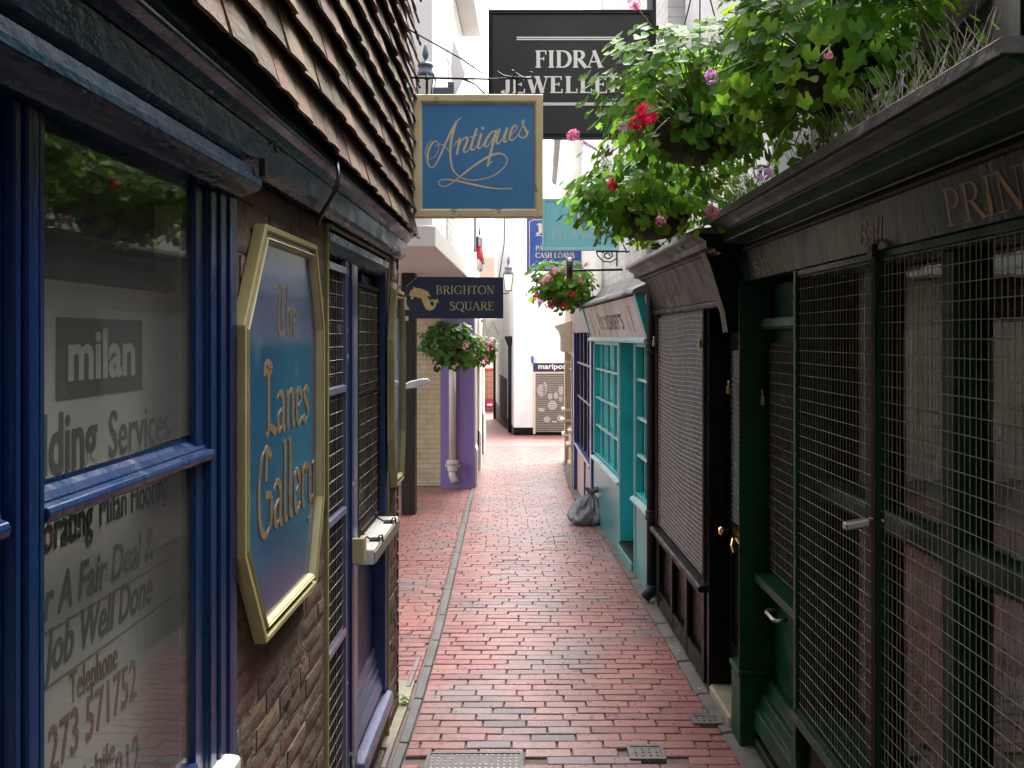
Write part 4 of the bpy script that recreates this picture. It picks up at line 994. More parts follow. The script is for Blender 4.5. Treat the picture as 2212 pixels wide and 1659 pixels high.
padlock("padlock", "brass padlock on the near edge of the grey mesh shutter", K, 4.71, 1.99, -.02, brassdull_m)
padlock("padlock", "brass padlock on the black door beside its grey mesh panel", K, 4.52, 1.74, .09, brassdull_m)
padlock("padlock", "small brass padlock at the far top edge of the mesh shutter", K, 6.10, 1.98, -.02, brassdull_m)
t = thing("padlock", "long steel padlock sticking out from the rusty mesh post of the green shop", "padlock", local(G, (-.05,2.6,1.42)), 0, "padlocks on the shop shutters"); LOCAL.add(t.name)
m = MB(); m.sweep([(-.018,-.012),(.018,-.012),(.018,.012),(-.018,.012)], [((-.01,.015,.0),Y3,Z3),((-.075,.045,-.022),Y3,Z3)]); m.build("lock_body", steel_m, t, bevel=.005)
m = MB(); m.tube([(-.01,.01,.008),(.02,-.01,.012),(.03,-.02,.005)], .005, 8); m.build("shackle", steel_m, t, smooth=True)
padlock("padlock", "dark padlock on the near edge of the green shop door grille", G, 3.49, 1.40, .05, iron_m)
padlock("padlock", "steel padlock on the far edge of the green shop door grille", G, 4.045, 1.72, .05, steel_m)

# black downpipe
px, py = .905, 6.26
t = thing("downpipe", "black cast iron downpipe between the black and the turquoise shop", "drainpipe", (px, py, 0))
m = MB(); m.tube([(px,py,.10),(px,py,4.9)], .036, 14); m.build("pipe", iron_m, t, smooth=True)
m = MB()
for z in (.62,1.87,3.2): m.lathe([(.036,0),(.047,.004),(.047,.03),(.041,.04),(.041,.05),(.047,.055),(.047,.075),(.036,.08)], (px,py,z), 14); m.box(px-.02,px+.10,py-.045,py+.045,z+.03,z+.06)
split_build(m, "collar", iron_m, t)
m = MB(); m.tube([(px,py,.14),(px-.0,py,.09),(px-.05,py,.035)], .040, 12); m.build("shoe", iron_m, t, smooth=True)

# turquoise shop
T_ = shop("turquoise_shop_building", "turquoise shop with tilted streaky pale name board and small-paned windows", 1.330, .065)
m = MB(); m.box(.30,5,6.36,9.54,-.4,2.30); m.build("interior_wall", dark_in, T_)
m = MB(); m.box(.12,5,6.33,9.56,2.40,7.6); m.build("upper_wall", white_brick, T_)
m = MB(); m.along_y([(.12,7.601),(5,7.601),(5,8.6),(2.2,8.6)], 6.33, 9.56); m.build("roof", tile_mat, T_)
m = MB()
for a, b in ((6.36,7.04),(7.76,9.52)): m.box(0,.30,a,b,-.3,.62)
split_build(m, "stall_riser", teal_riser, T_, bevel=.006)
m = MB()
for a, b in ((6.36,7.06),(7.74,9.52)): m.along_y([(.08,.6205),(-.035,.6205),(-.04,.635),(-.03,.65),(.08,.685)], a, b)
split_build(m, "window_sill", teal_pale, T_, bevel=.004)
blind_m = mat("pale_blind", (.22,.27,.30), .7)
for ws, beads, ups in ((((6.36,6.43),(6.99,7.05)), (7.0,), (6.70,)), (((7.75,7.81),(9.44,9.52)), (7.742,7.80,9.45), [8.21+.41*k for k in range(3)])):
    pf = MB(); y0, y1 = ws[0][1], ws[1][0]
    for a, b in ws: pf.box(.0,.10,a,b,.686,1.945)
    pf.box(.0,.10,y0,y1,1.915,1.945); pf.box(.0,.10,y0,y1,.686,.70)
    f = pf.build("window", teal_paint, T_, bevel=.003)
    m = MB()
    for a in beads: m.box(-.010,-.0005,a,a+.022,-.1 if a<7.79 else .69,1.94)
    split_build(m, "frame_bead", teal_pale, f)
    m = MB()
    for a in ups: m.box(.02,.05,a,a+.020,.70,1.915)
    split_build(m, "glazing_upright", teal_paint, f)
    m = MB()
    for z in (1.00,1.31,1.63): m.box(.012,.0195,y0,y1,z,z+.022); m.box(.0195,.05,y0,y1,z+.002,z+.020)
    m.build("glazing_bars", teal_pale, f)
    if y0 > 7: m = MB(); m.box(.06,.07,y0,y1,.70,1.915); m.build("shutter_board", teal_paint, f)
    else:
        m = MB(); m.box(.055,.059,y0,y1,.70,1.915); m.build("glass", dark_glass, f)
        m = MB(); m.box(.075,.08,y0,y1,.70,1.915); m.build("blind", blind_m, f)
m = MB(); m.box(.0005,.24,7.7505-.012,7.7495,.105,1.945); m.box(.0005,.24,7.051,7.063,.105,1.945); split_build(m, "door_jamb", teal_paint, T_)
m = MB(); m.box(.24,.29,7.063,7.738,.12,1.945)
m.build("door", teal_paint, T_)
m = MB(); m.box(-.03,.28,7.06,7.745,-.1,.085); m.build("door_step", teal_riser, T_, bevel=.008)
m = MB(); m.box(-.015,.28,7.065,7.74,.0855,.10); m.build("door_mat", brown_line, T_)
m = MB(); m.box(-.02,.30,6.34,9.55,1.9455,1.955); m.box(.0,.30,6.34,9.55,1.9555,2.32); m.build("fascia_box", teal_paint, T_)
m = MB(); m.along_y([(-.021,1.946),(-.055,1.947),(-.065,1.958),(-.065,1.975),(-.05,1.985),(-.05,1.992),(-.04,1.996),(-.001,1.996)], 6.34, 9.55); m.build("fascia_sill", teal_pale, T_, bevel=.002)
m = MB(); m.along_y([(-.001,1.9965),(-.030,1.9965),(-.120,2.315),(-.001,2.32)], 6.40, 9.50); m.build("name_board", streaky_white, T_)
m = MB()
for a, b in ((6.345,6.3995),(9.5005,9.55)): m.poly([(-.001,1.9965),(-.04,1.9965),(-.135,2.33),(-.001,2.34)], (0,(b),0), X3, Z3, 0, b-a)
split_build(m, "board_end", teal_paint, T_)
P_ = []
for k in range(30):
    y = 6.33+3.24*k/29; d_ = .022*noise.noise(Vector((y*5, 0, 7))); P_.append(((d_, y, abs(d_)*1.2), X3, Z3))
m = MB(); m.sweep([(.119,2.325),(-.135,2.325),(-.150,2.322),(-.155,2.335),(-.140,2.36),(.0,2.42),(.119,2.56)], P_); m.build("lead_flashing", lead_m, T_)
m = MB(); vv3 = Vector((-.09,0,.3185)).normalized(); oo = lambda y, q: (-.030-.09*q-.0007, y, 1.9965+.3185*q)
serif_text(m, "I", oo(9.15,.12), -Y3, vv3, .22, .10, bold=.6); serif_text(m, "I", oo(6.85,.12), -Y3, vv3, .22, .10, bold=.6)
serif_text(m, "PECKSNIFF'S", oo(8.62,.22), -Y3, vv3, .17, 1.40, bold=.8, small=.8)
m.build("lettering", mat("faded_dark_letter", (.07,.085,.075), .5), T_)
wn_ = MB(); wn_.box(.105,.1195,6.62,7.15,2.78,3.4); w_ = wn_.build("upper_window", dark_in, T_)
m = MB()
for z in (2.78,3.08,3.38): m.box(.09,.1045,6.60,7.17,z,z+.025)
for a in (6.60,6.87,7.145): m.box(.092,.1045,a,a+.025,2.8055,3.0795); m.box(.092,.1045,a,a+.025,3.1055,3.3795)
m.build("window_bars", white_metal, w_)
m = MB(); m.tube([(.0,6.36,2.40),(-.03,6.35,2.38),(-.05,6.34,2.30),(-.03,6.36,2.20),(-.05,6.35,2.12)], .006, 6); tag(worldify(T_, m).build("cable", white_plastic), "thin white cable dangling past the end of the streaky name board", "cable")

# deep blue shop
U = shop("blue_shop_building", "deep blue shopfront with pale pink panels, past the turquoise shop", .962, .0264)
zo = -.12
m = MB(); m.box(.16,5,9.57,12.18,-.6,2.4); m.build("interior_wall", brown_in, U)
m = MB(); m.box(.10,5,9.57,12.18,2.4005,7.0); m.build("upper_wall", white_render, U)
m = MB(); m.along_y([(.1,7.0005),(5,7.0005),(5,8.6),(2.2,8.6)], 9.57, 12.2); r = m.build("roof", tile_mat, U)
m = MB(); m.box(.35,.75,11.2,11.9,7.0,8.9); m.build("chimney", brown_line, r, bevel=.01)
m = MB(); m.box(-.02,.16,9.575,9.74,-.4,2.4); m.box(-.03,.16,11.98,12.17,-.5,2.4); split_build(m, "pilaster", purpleblue, U, bevel=.006)
m = MB(); m.box(.02,.16,9.7405,11.9795,-.5,.44); m.build("riser_panel", pink_panel, U, bevel=.004)
m = MB(); m.along_y([(.16,.4405),(-.02,.4405),(-.03,.46),(-.02,.49),(.16,.51)], 9.7405, 11.9795); m.box(0,.0195,10.7,10.76,-.4,.44); m.build("window_sill", purpleblue, U, bevel=.004)
f = MB()
for k in range(5): f.box(.01,.06,9.7405+k*.548,9.7405+k*.548+.045,.511,2.05)
for z in (1.15,1.62): 
    for k in range(4): f.box(.012,.06,9.786+k*.548,9.7405+(k+1)*.548-.0005,z,z+.03)
f = f.build("window_frame", bluedark, U, bevel=.004)
m = MB(); m.box(.065,.069,9.75,11.97,.511,2.05); m.build("glass", dark_glass, f)
m = MB(); m.along_y([(.16,2.0505),(-.02,2.0505),(-.10,2.36),(.16,2.37)], 9.7405, 11.9795); m.build("fascia", bluedark, U, bevel=.004)
m = MB(); m.along_y([(.16,2.4005),(-.14,2.4005),(-.15,2.43),(.16,2.50)], 9.57, 12.18); m.build("lead_flashing", lead_m, U)
# sand coloured shop
Q = shop("sand_shop_building", "sand painted shopfront with moulded pilaster beyond the deep blue shop", .50, -.0135)
m = MB(); m.box(.12,5,12.22,16.5,-.8,2.5); m.build("interior_wall", brown_in, Q)
m = MB(); m.box(-.22,5,12.30,16.5,2.66,5.0); m.build("upper_wall", white_render, Q)
m = MB(); m.box(-.20,.4,12.31,16.49,2.64,2.6595); m.build("soffit", sand_paint, Q)
m = MB(); m.along_y([(-.221,5.0005),(-.30,5.03),(-.32,5.10),(-.30,5.14),(5,5.2),(5,5.0005)], 12.25, 16.55); r = m.build("eaves", lead_m, Q)
m = MB(); m.along_y([(-.1,5.21),(5,5.21),(5,6.6),(2.2,6.6)], 12.3, 16.5); m.build("roof", tile_mat, Q)
def sand_pil(y0, y1):
    m = MB(); m.box(-.07,.12,y0,y1,-.6,1.72); o = m.build("pilaster", sand_paint, Q, bevel=.006)
    m = MB()
    for z, p in ((.14,.05),(.42,.075),(.62,.05)): m.box(-.07-p,.12,y0-p*.6,y1+p*.6,z-.045,z)
    m.box(-.09,.12,y0-.01,y1+.01,1.50,1.53)
    m.build("moulding", sand_light, o, bevel=.008)
sand_pil(12.25, 12.55); sand_pil(15.9, 16.3)
m = MB(); m.box(.0,.12,12.5505,15.8995,-.7,.30); m.build("stall_riser", sand_paint, Q)
m = MB(); m.box(.03,.06,12.5505,15.8995,.3005,1.72); m.build("glass", dark_glass, Q)
m = MB(); m.box(-.05,.119,12.22,16.5,1.7205,2.5); m.build("fascia", sand_paint, Q)
m = MB(); m.along_y([(-.051,1.76),(-.20,1.765),(-.215,1.78),(-.215,1.98),(-.235,2.06),(-.27,2.12),(-.30,2.14),(-.30,2.17),(-.051,2.24)], 12.7, 13.6); m.build("corbel", sand_light, Q, bevel=.006)

# unseen near right neighbour, added behind the camera to keep the lane dark
N_ = thing("unseen_brick_building", "unseen dark brick building beside the camera, added to keep the lane dark", "building", (1.9,0,0))
m = MB(); m.box(1.45,5,-6,1.57,0,5.4); m.build("wall", brickmat("dark_brick", (.10,.055,.04), (.075,.045,.035), (.10,.085,.07), axis='yz'), N_)
m = MB(); m.box(1.40,1.449,-3,1.2,.9,2.3); m.build("window", dark_in, N_)
m = MB(); m.along_y([(1.2,5.4),(5,5.4),(5,6.6),(3,6.6)], -6.1, 1.59); m.build("roof", tile_mat, N_)
t = thing("downpipe", "dark brown downpipe rising at the top right corner behind the bird spikes", "drainpipe", (1.43,2.36,2.6))
m = MB(); m.tube([(1.42,2.34,2.60),(1.42,2.34,5.3)], .04, 12); m.build("pipe", brown_line, t, smooth=True)
m = MB(); m.lathe([(.04,0),(.05,.005),(.05,.05),(.04,.055)], (1.42,2.34,3.05), 12); m.build("collar", brown_line, t)
m = MB(); sp = []
for a in range(13):
    u_ = a/12; row = []
    for b in range(10):
        v_ = b/9*math.pi/2*1.15
        rr = .30*math.cos(v_)*(1-.15*u_); x = 1.52-rr*1.05; z = 2.86+.02*u_+.34*math.sin(v_); y = 2.62+.62*u_
        q = .022*noise.noise(Vector((x*7,y*7,z*7)))+.012*noise.noise(Vector((x*22,y*22,z*22)))
        row.append((x+q, y, z+q))
    sp += row
m.add(sp, [(a*10+b, (a+1)*10+b, (a+1)*10+b+1, a*10+b+1) for a in range(12) for b in range(9)]+[tuple(b for b in range(9,-1,-1)), tuple(120+b for b in range(10))])
tag(m.build("bay_hood", mat("rough_grey_render", (.17,.165,.15), .9, (.30,.29,.27), 9, bump=1.0, bsc=35, bdist=.012), smooth=True), "rough grey rounded bay hood on the wall above the bird spikes", "bay hood")

# bird spikes
def spikes(label, S_, x, y0, y1, z, seed, group="bird spikes on the cornices"):
    c = local(S_, (x, (y0+y1)/2, z)); t = thing("bird_spikes", label, "bird spikes", c, 0, group); rs = random.Random(seed)
    m = MB(); m.box(x-.012, x+.012, y0, y1, z-.012, z+.002); worldify(S_, m).build("base_strip", white_plastic, t)
    m = MB(); n = int((y1-y0)/.019)
    for k in range(n):
        y = y0+(y1-y0)*(k+.5)/n
        for lean in ([-.065,.055,.0] if k % 2 else [.03,-.03]):
            m.tube([(x, y, z), (x+lean+rs.uniform(-.012,.012), y+rs.choice([-1,1])*rs.uniform(.015,.04), z+rs.uniform(.085,.125))], .0008, 4)
    worldify(S_, m).build("wires", wire_m, t)
spikes("long row of bird spikes on the lead edge of the green cornice", G, -.19, 1.72, 2.95, 2.582, 1)
spikes("bird spikes under the pink flower at the far end of the green cornice", G, -.18, 3.25, 3.98, 2.582, 2)
spikes("short row of bird spikes at the far end of the black cornice", K, -.12, 5.45, 6.1, 2.555, 3)

# prints stood in the green shop window
def print_sheet(label, y0, y1, z0, z1, x, mm, lean=.08, sk=0):
    m = MB(); m.hexa([(x,y0,z0),(x+.008,y0,z0),(x+.008,y1,z0),(x,y1,z0),(x+lean,y0-sk,z1),(x+lean+.008,y0-sk,z1),(x+lean+.008,y1-sk,z1),(x+lean,y1-sk,z1)])
    return tag(worldify(G, m).build("picture_sheet", mm), label, "print", "sheets in the green shop window")
print_sheet("tan sheet in the green shop window, upper pane farthest from the camera", 2.90, 3.22, 1.45, 2.02, .16, print_m[1])
print_sheet("grey sheet in the green shop window, upper pane beside the rusty post", 2.42, 2.70, 1.46, 2.0, .15, print_m[0], .08, .16)
print_sheet("large grey sheet in the nearest upper pane of the green shop window", 1.98, 2.30, 1.46, 2.05, .16, print_m[0], .08, .24)
print_sheet("reddish sheet low in the green shop window beneath the tan one", 2.90, 3.24, .60, 1.28, .14, print_m[2])
print_sheet("reddish sheet low in the middle pane of the green shop window", 2.37, 2.74, .60, 1.25, .14, print_m[2])
print_sheet("brown sheet low in the nearest pane of the green shop window", 1.82, 2.24, .58, 1.22, .14, print_m[1])
m = MB(); m.box(.078,.082,3.60,3.70,1.02,1.30); tag(worldify(G, m).build("door_notice", mat("lilac_paper", (.30,.28,.36), .6)), "pale lilac notice behind the wire grille of the green shop door", "notice")

# ------------------------------------------------------------------ passage and buildings farther on, left
V = thing("white_building", "white building oversailing the passage on the left, carried on a dark post", "building", (-2.5, 9, 0))
m = MB(); m.box(-2.1,-.83,7.0,12.1,2.93,7.4); m.build("upper_wall", white_render, V)
m = MB(); m.box(-2.15,-.80,6.95,12.1,2.745,2.9295); m.build("soffit_slab", soffit_m, V, bevel=.01)
m = MB(); m.box(-1.52,-1.36,9.75,9.95,-.3,2.744); m.build("post", dark_pillar, V, bevel=.01)
m = MB()
for k in range(7): m.box(-.829,-.822,8.2+(.12 if k%2 else 0),8.95,2.95+k*.30,3.23+k*.30)
m.build("quoins", white_brick, V, bevel=.006)
m = MB(); m.box(-.829,-.66,8.9,10.2,5.75,7.0); m.box(-.829,-.62,8.85,10.25,5.68,5.749); m.build("bay_window", soffit_m, V, bevel=.01)
m = MB(); m.along_y([(-2.15,7.4005),(-.83,7.4005),(-.83,7.44),(-1.4,8.0),(-2.15,7.44)], 6.9, 12.1); m.build("roof", tile_mat, V)

m = MB(); m.box(-3.3,-1.33,12.62,12.9,-.6,2.72)
tag(m.build("tan_wall", tan_brick), "tan painted brick wall at the back of the passage beside the purple shop", "wall")
Pp = thing("purple_building", "purple rendered shop with a cream downpipe at the corner of the passage", "building", (-1.1, 12.3, -.2))
def prism(m, pts, z0, z1): return m.poly(pts, (0,0,0), X3, Y3, z0, z1)
m = MB(); prism(m, [(-1.325,12.2),(-.835,12.2),(-.835,12.36),(-1.325,12.36)], -.6, 2.92); m.build("front_wall", purple_m, Pp)
m = MB(); prism(m, [(-6,12.95),(-1.3,12.95),(-1.3,12.3605),(-.86,12.3605),(-1.06,18.2),(-6,18.2)], -1, 2.9); m.build("side_wall", sand_light, Pp)
m = MB()
for y, w_ in ((12.3605,.30),(14.6,.3),(17.8,.35)):
    x = -.86-.0343*(y-12.36); m.box(x-.05, x+.035, y, y+w_, -.8, 2.5); m.box(x-.05,x+.06,y-.0,y+w_+.02,-.8,.32); m.box(x-.05,x+.05,y,y+w_+.01,.30,.36)
split_build(m, "pilaster", white_render, Pp, bevel=.008)
m = MB(); prism(m, [(-6,12.25),(-.9,12.25),(-1.15,18.2),(-6,18.2)], 2.925, 6.8); m.build("upper_wall", white_render, Pp)
m = MB(); m.box(-1.0,-.8995,12.9,13.8,3.4,4.6); m.build("upper_window", dark_in, Pp)
px, py = -1.145, 12.15
t = thing("downpipe", "cream painted downpipe on the purple shopfront", "drainpipe", (px, py, -.1))
m = MB(); m.tube([(px,py,.10),(px,py,1.98)], .052, 14); m.build("pipe", pipe_cream, t, smooth=True)
m = MB()
for z in (.10,1.60): m.lathe([(.052,0),(.075,.01),(.075,.06),(.062,.07),(.062,.10),(.09,.11),(.09,.15),(.052,.16)], (px,py,z-.06), 14); m.box(px-.11,px+.11,py+.02,py+.048,z-.01,z+.03)
split_build(m, "collar", pipe_cream, t)
m = MB(); m.tube([(px,py,.06),(px,py-.01,-.02),(px+.045,py-.06,-.12)], .056, 12); m.build("shoe", pipe_cream, t, smooth=True)

Fw = thing("white_corner_building", "bright white building at the end of the lane with dark shutter and black downpipes", "building", (0, 26, -.9))
sl = -.096
sx = lambda y: -.49+sl*(y-24)
m = MB(); prism(m, [(sx(24),24),(.06,24),(.06,34.5),(sx(34.5),34.5)], -.62, 10); prism(m, [(.0605,24.02),(4,24.02),(4,34),(.0605,34)], -.62, 3.16); m.build("wall", white_render, Fw)
m = MB(); prism(m, [(sx(24)-.012,23.988),(4,24.0),(4,24.3),(sx(24)-.012,24.3)], -1.3, -.6205); m.build("plinth", black_paint, Fw)
m = MB(); prism(m, [(sx(24.31)-.012,24.31),(.0,24.31),(0,34.6),(sx(34.6)-.012,34.6)], -2.2, -.6205); m.build("side_plinth", plinth_m, Fw)
m = MB(); m.box(.07,1.02,23.94,24.019,.99,1.235); fs_ = m.build("shop_sign", navy_board, Fw, bevel=.004)
m = MB(); sans(m, "maripos", (.205,23.939,1.075), X3, Z3, .145, .80, bold=.02); m.build("lettering", white_letter, fs_)
m = MB(); m.box(.13,1.0,24.0,24.019,-.76,.95); m.build("shop_window", dark_in, Fw)
m = MB()
rs = random.Random(5)
for x, z, w_, h_ in ((.30,.45,.13,.18),(.40,.50,.06,.2),(.55,.28,.07,.10),(.72,.30,.07,.10),(.62,.02,.14,.13),(.86,.45,.07,.14),(.85,.2,.05,.08),(.3,-.10,.10,.06),(.46,-.38,.10,.09),(.84,-.35,.09,.10),(.68,-.45,.08,.04)):
    m.poly(arc(x, z, w_, h_, 0, 340, 12), (0,23.999,0), X3, Z3, 0, .004)
m.build("window_display", white_plastic, Fw)
m = MB(); z = -.74; r = 0
while z < .93:                                               # open roller grille of short links
    m.box(.135,.998,23.955,23.962,z,z+.022)
    x = .14+(.035 if r % 2 else 0)
    while x < .99: m.box(x,x+.012,23.956,23.961,z+.022,z+.052); x += .07
    z += .052; r += 1
m.build("roller_grille", mat("grille_metal", (.36,.34,.29), .45, metal=.2), Fw)
m = MB(); m.box(.06,.13,23.95,24.019,-.8,.985); m.box(.9985,1.06,23.95,24.019,-.8,.985); m.box(.1305,.998,23.95,24.019,.945,.985); split_build(m, "shutter_frame", sand_light, Fw)
m = MB(); m.hexa([(sx(27)-.03,27,-.85),(sx(27),27,-.85),(sx(30.6),30.6,-.92),(sx(30.6)-.03,30.6,-.92),(sx(27)-.03,27,.62),(sx(27),27,.62),(sx(30.6),30.6,.62),(sx(30.6)-.03,30.6,.62)]); m.build("side_shutter", dark_pillar, Fw)
m = MB(); m.box(.06,3.9,23.96,24.0,3.12,3.20); m.build("coping", iron_m, Fw)
for label, y, z0, z1 in (("black downpipe with a funnel head on the near corner of the bright white building", 24.75, -.85, 1.85), ("black downpipe at the far end of the bright white building's side wall", 33.4, -1.3, 2.2)):
    x = sx(y)-.07; t = thing("downpipe", label, "drainpipe", (x, y, z0))
    m = MB(); m.tube([(x,y,z0),(x,y,z1)], .055, 10); m.build("pipe", iron_m, t, smooth=True)
    m = MB(); m.lathe([(.06,-.12),(.15,.10),(.15,.16),(.06,.16)], (x,y,z1), 10); m.build("hopper", iron_m, t)
c = at(1150, 778, 23.9)
m = MB(); m.poly([(c.x-.035,c.z-.06),(c.x,c.z-.11),(c.x+.035,c.z-.07),(c.x+.035,c.z+.11),(c.x-.035,c.z+.11)], (0,23.95,0), X3, Z3, -.05, .04); tag(m.build("alarm_box", royal_board), "small blue alarm box on the bright white wall above the dark shop sign", "alarm box")

Hh = thing("red_door_house", "pale house at the far end of the lane with a red glazed door", "building", (-2.5, 42, -1.8))
m = MB(); m.box(-8,-.2,42,46,-2.4,4.6); m.build("wall", soffit_m, Hh)
m = MB(); m.sweep([(41.7,4.6),(46.3,4.6),(44,6.2)], [((-8,0,0),Y3,Z3),((-.1,0,0),Y3,Z3)]); m.build("roof", tile_mat, Hh)
m = MB(); m.box(-3,-1.2,41.9,41.999,-2.3,-1.62); m.build("plinth", plinth_m, Hh)
dm = MB(); dm.box(-2.50,-1.72,41.93,41.999,-1.615,.40); d = dm.build("door", red_paint, Hh)
m = MB()
for r in range(5):
    for c_ in range(3): m.box(-2.36+.18*c_,-2.21+.18*c_,41.92,41.9295,-1.12+.28*r,-.88+.28*r)
m.build("glazing", mat("amber_glass", (.30,.20,.10), .2), d)
m = MB(); m.box(-2.2,-1.95,41.92,41.9295,-1.47,-1.38); m.build("letter_plate", white_plastic, d)
Tt = thing("white_terrace", "white terrace running from the purple shop to the red door", "building", (-2.5, 28, -1))
m = MB(); prism(m, [(-1.20,18.6),(-2.55,41.4),(-8,41.4),(-8,18.6)], -2.5, 5.6); m.build("wall", white_render, Tt)
m = MB(); m.sweep([(-8,5.6),(-1.3,5.6),(-4,7.2)], [((0,18.6,0),X3,Z3),((-1,41.4,0),X3,Z3)]); m.build("roof", tile_mat, Tt)
x, y = -1.11, 18.35
t = thing("downpipe", "black downpipe at the far corner of the purple shop", "drainpipe", (x,y,-.5))
m = MB(); m.tube([(x,y,-.55),(x,y,2.6)], .05, 10); m.build("pipe", iron_m, t, smooth=True)
m = MB()
for z in (-.2,1.2): m.lathe([(.05,0),(.07,.01),(.07,.08),(.05,.09)], (x,y,z), 10)
split_build(m, "collar", iron_m, t)

# ------------------------------------------------------------------ hanging signs and lanterns farther on
D = 6.2; k = D/1800
zz = lambda Y: 2+(727-Y)*k
xx = lambda X: (X-1147)*k
t = thing("hanging_sign", "large black hanging sign reading Fidra Jewellers above the lane", "sign", (xx(1232), D, zz(297)))
m = MB(); m.box(xx(1056),xx(1409),D,D+.07,zz(296),zz(23)); m.build("board", black_board, t, bevel=.003)
m = MB(); ring_frame(m, [(xx(1055),zz(297)),(xx(1410),zz(297)),(xx(1410),zz(22)),(xx(1055),zz(22))], [(0,-.075),(0,.012),(.010,.014),(.014,.010),(.018,.010),(.026,.014),(.030,.0005)], (0,D,0), X3, Z3); m.build("frame", iron_m, t)
m = MB(); serif_text(m, "FIDRA", (xx(1156),D,zz(146)), X3, Z3, 37*k, (1300-1156)*k, bold=1.15); serif_text(m, "JEWELLERS", (xx(1084),D,zz(201)), X3, Z3, 36*k, (1378-1084)*k, bold=1.15); m.build("lettering", white_letter, t)
for a, b in ((80,87),(222,228)):
    m = MB(); m.box(xx(1116),xx(1340),D-.006,D-.0005,zz(a+2.6),zz(a)); m.box(xx(1116),xx(1340),D-.006,D-.0005,zz(b),zz(b-2.6)); m.build("gilt_lines", white_letter, t)
m = MB()
for z in (zz(60),zz(250)): m.box(xx(1409.5),1.25,D+.01,D+.05,z-.02,z+.02)
split_build(m, "wall_arm", iron_m, t)

D = 7.9; k = D/1800
t = thing("hanging_sign", "pale turquoise hanging sign with an oval wreath emblem and faint white lettering", "sign", (xx(1254), D, zz(540)))
m = MB(); m.hexa([(xx(1172),D,zz(540)),(xx(1336),D,zz(541)),(xx(1336),D+.03,zz(541)),(xx(1172),D+.03,zz(540)),(xx(1173),D,zz(429)),(xx(1336),D,zz(432)),(xx(1336),D+.03,zz(432)),(xx(1173),D+.03,zz(429))]); m.build("board", teal_sign, t, bevel=.003)
m = MB(); ring_frame(m, [(xx(1171),zz(541)),(xx(1337),zz(541)),(xx(1337),zz(429)),(xx(1171),zz(429))], [(0,-.04),(0,.012),(.020,.012),(.026,.0005)], (0,D,0), X3, Z3); m.build("frame", mat("pale_aqua", (.42,.72,.75), .5), t)
m = MB(); serif_text(m, "PECKSNIFF'S", (xx(1192),D,zz(514)), X3, Z3, 23*k, (1323-1192)*k, bold=1.0, small=.78); m.build("lettering", mat("faint_white_letter", (.52,.70,.72), .5), t)
m = MB(); cx, cz = xx(1256), zz(468)
for q in range(26):
    a = 2*math.pi*q/26; r1, r2 = 13.5*k, 17.5*k
    for rr, ss in ((r1,.006),(r2,.007)):
        px, pz = cx+rr*math.cos(a+rr*9), cz+rr*1.22*math.sin(a+rr*9)
        m.poly([(px-ss,pz-ss*.5),(px+ss*.3,pz-ss),(px+ss,pz+ss*.6),(px-ss*.3,pz+ss)], (0,D,0), X3, Z3, .0005, .002)
ring_frame(m, arc(cx,cz,11*k,14*k,0,345,22), [(0,0.0005),(0,.003),(.006,.003),(.006,.0005)], (0,D,0), X3, Z3)
m.build("wreath", cable_m, t)
m = MB(); m.poly(arc(cx,cz,9.6*k,12.6*k,0,345,22), (0,D,0), X3, Z3, .0003, .0015); m.build("oval", mat("pale_oval", (.62,.78,.78), .5), t)
m = MB(); serif_text(m, "P", (cx-4*k,D-.0015,cz-8*k), X3, Z3, 16*k, 8*k, bold=.8); m.build("monogram", cable_m, t)
t = thing("sign_bracket", "black wrought iron scroll bracket under the pale turquoise sign", "bracket", (xx(1330), D, zz(560)))
m = MB(); m.tube([(xx(1288),D+.015,zz(543)),(xx(1345),D+.015,zz(543)),(.97,D+.015,zz(543))], .008, 6); m.tube([(xx(1333),D+.015,zz(543)),(xx(1333),D+.015,zz(575))], .008, 6)
pts = []
for i in range(22):
    a = R(150-i*26); r = (13-.45*i)*k; pts.append((xx(1313)+r*math.cos(a), D+.015, zz(551)+r*.8*math.sin(a)))
m.tube(pts, .007, 6)
m.tube([(xx(1288),D+.015,zz(543)),(xx(1292),D+.015,zz(553)),(xx(1303),D+.015,zz(564)),(xx(1320),D+.015,zz(566)),(xx(1332),D+.015,zz(558))], .007, 6)
m.build("scrollwork", iron_m, t, smooth=True)

D = 12.24; k = D/1800
t = thing("hanging_sign", "royal blue sign offering cash loans behind the pale turquoise sign", "sign", (xx(1200), D, zz(586)))
m = MB(); m.box(xx(1138),xx(1262),D,D+.05,zz(586),zz(470)); m.build("board", royal_board, t, bevel=.004)
m = MB(); ring_frame(m, [(xx(1143),zz(580)),(xx(1257),zz(580)),(xx(1257),zz(478)),(xx(1246),zz(474)),(xx(1152),zz(474)),(xx(1143),zz(479))], [(0,.0005),(0,.004),(.010,.004),(.010,.0005)], (0,D,0), X3, Z3); m.build("border", cream_letter, t)
m = MB(); black_text(m, "P", (xx(1160),D,zz(505)), X3, Z3, .12, .15, .16, .05); serif_text(m, "JEWELLERS", (xx(1170),D,zz(527)), X3, Z3, 9.5*k, 62*k, bold=1.1)
serif_text(m, "PAWNBROKERS", (xx(1157),D,zz(541)), X3, Z3, 10.5*k, 94*k, bold=1.1); serif_text(m, "CASH LOANS", (xx(1157),D,zz(557)), X3, Z3, 11*k, 84*k, bold=1.15)
m.box(xx(1157),xx(1250),D-.003,D-.0005,zz(509.5),zz(508)); m.build("lettering", cream_letter, t)
m = MB(); m.box(xx(1262),.75,D+.01,D+.04,zz(480),zz(474)); m.build("wall_arm", iron_m, t)

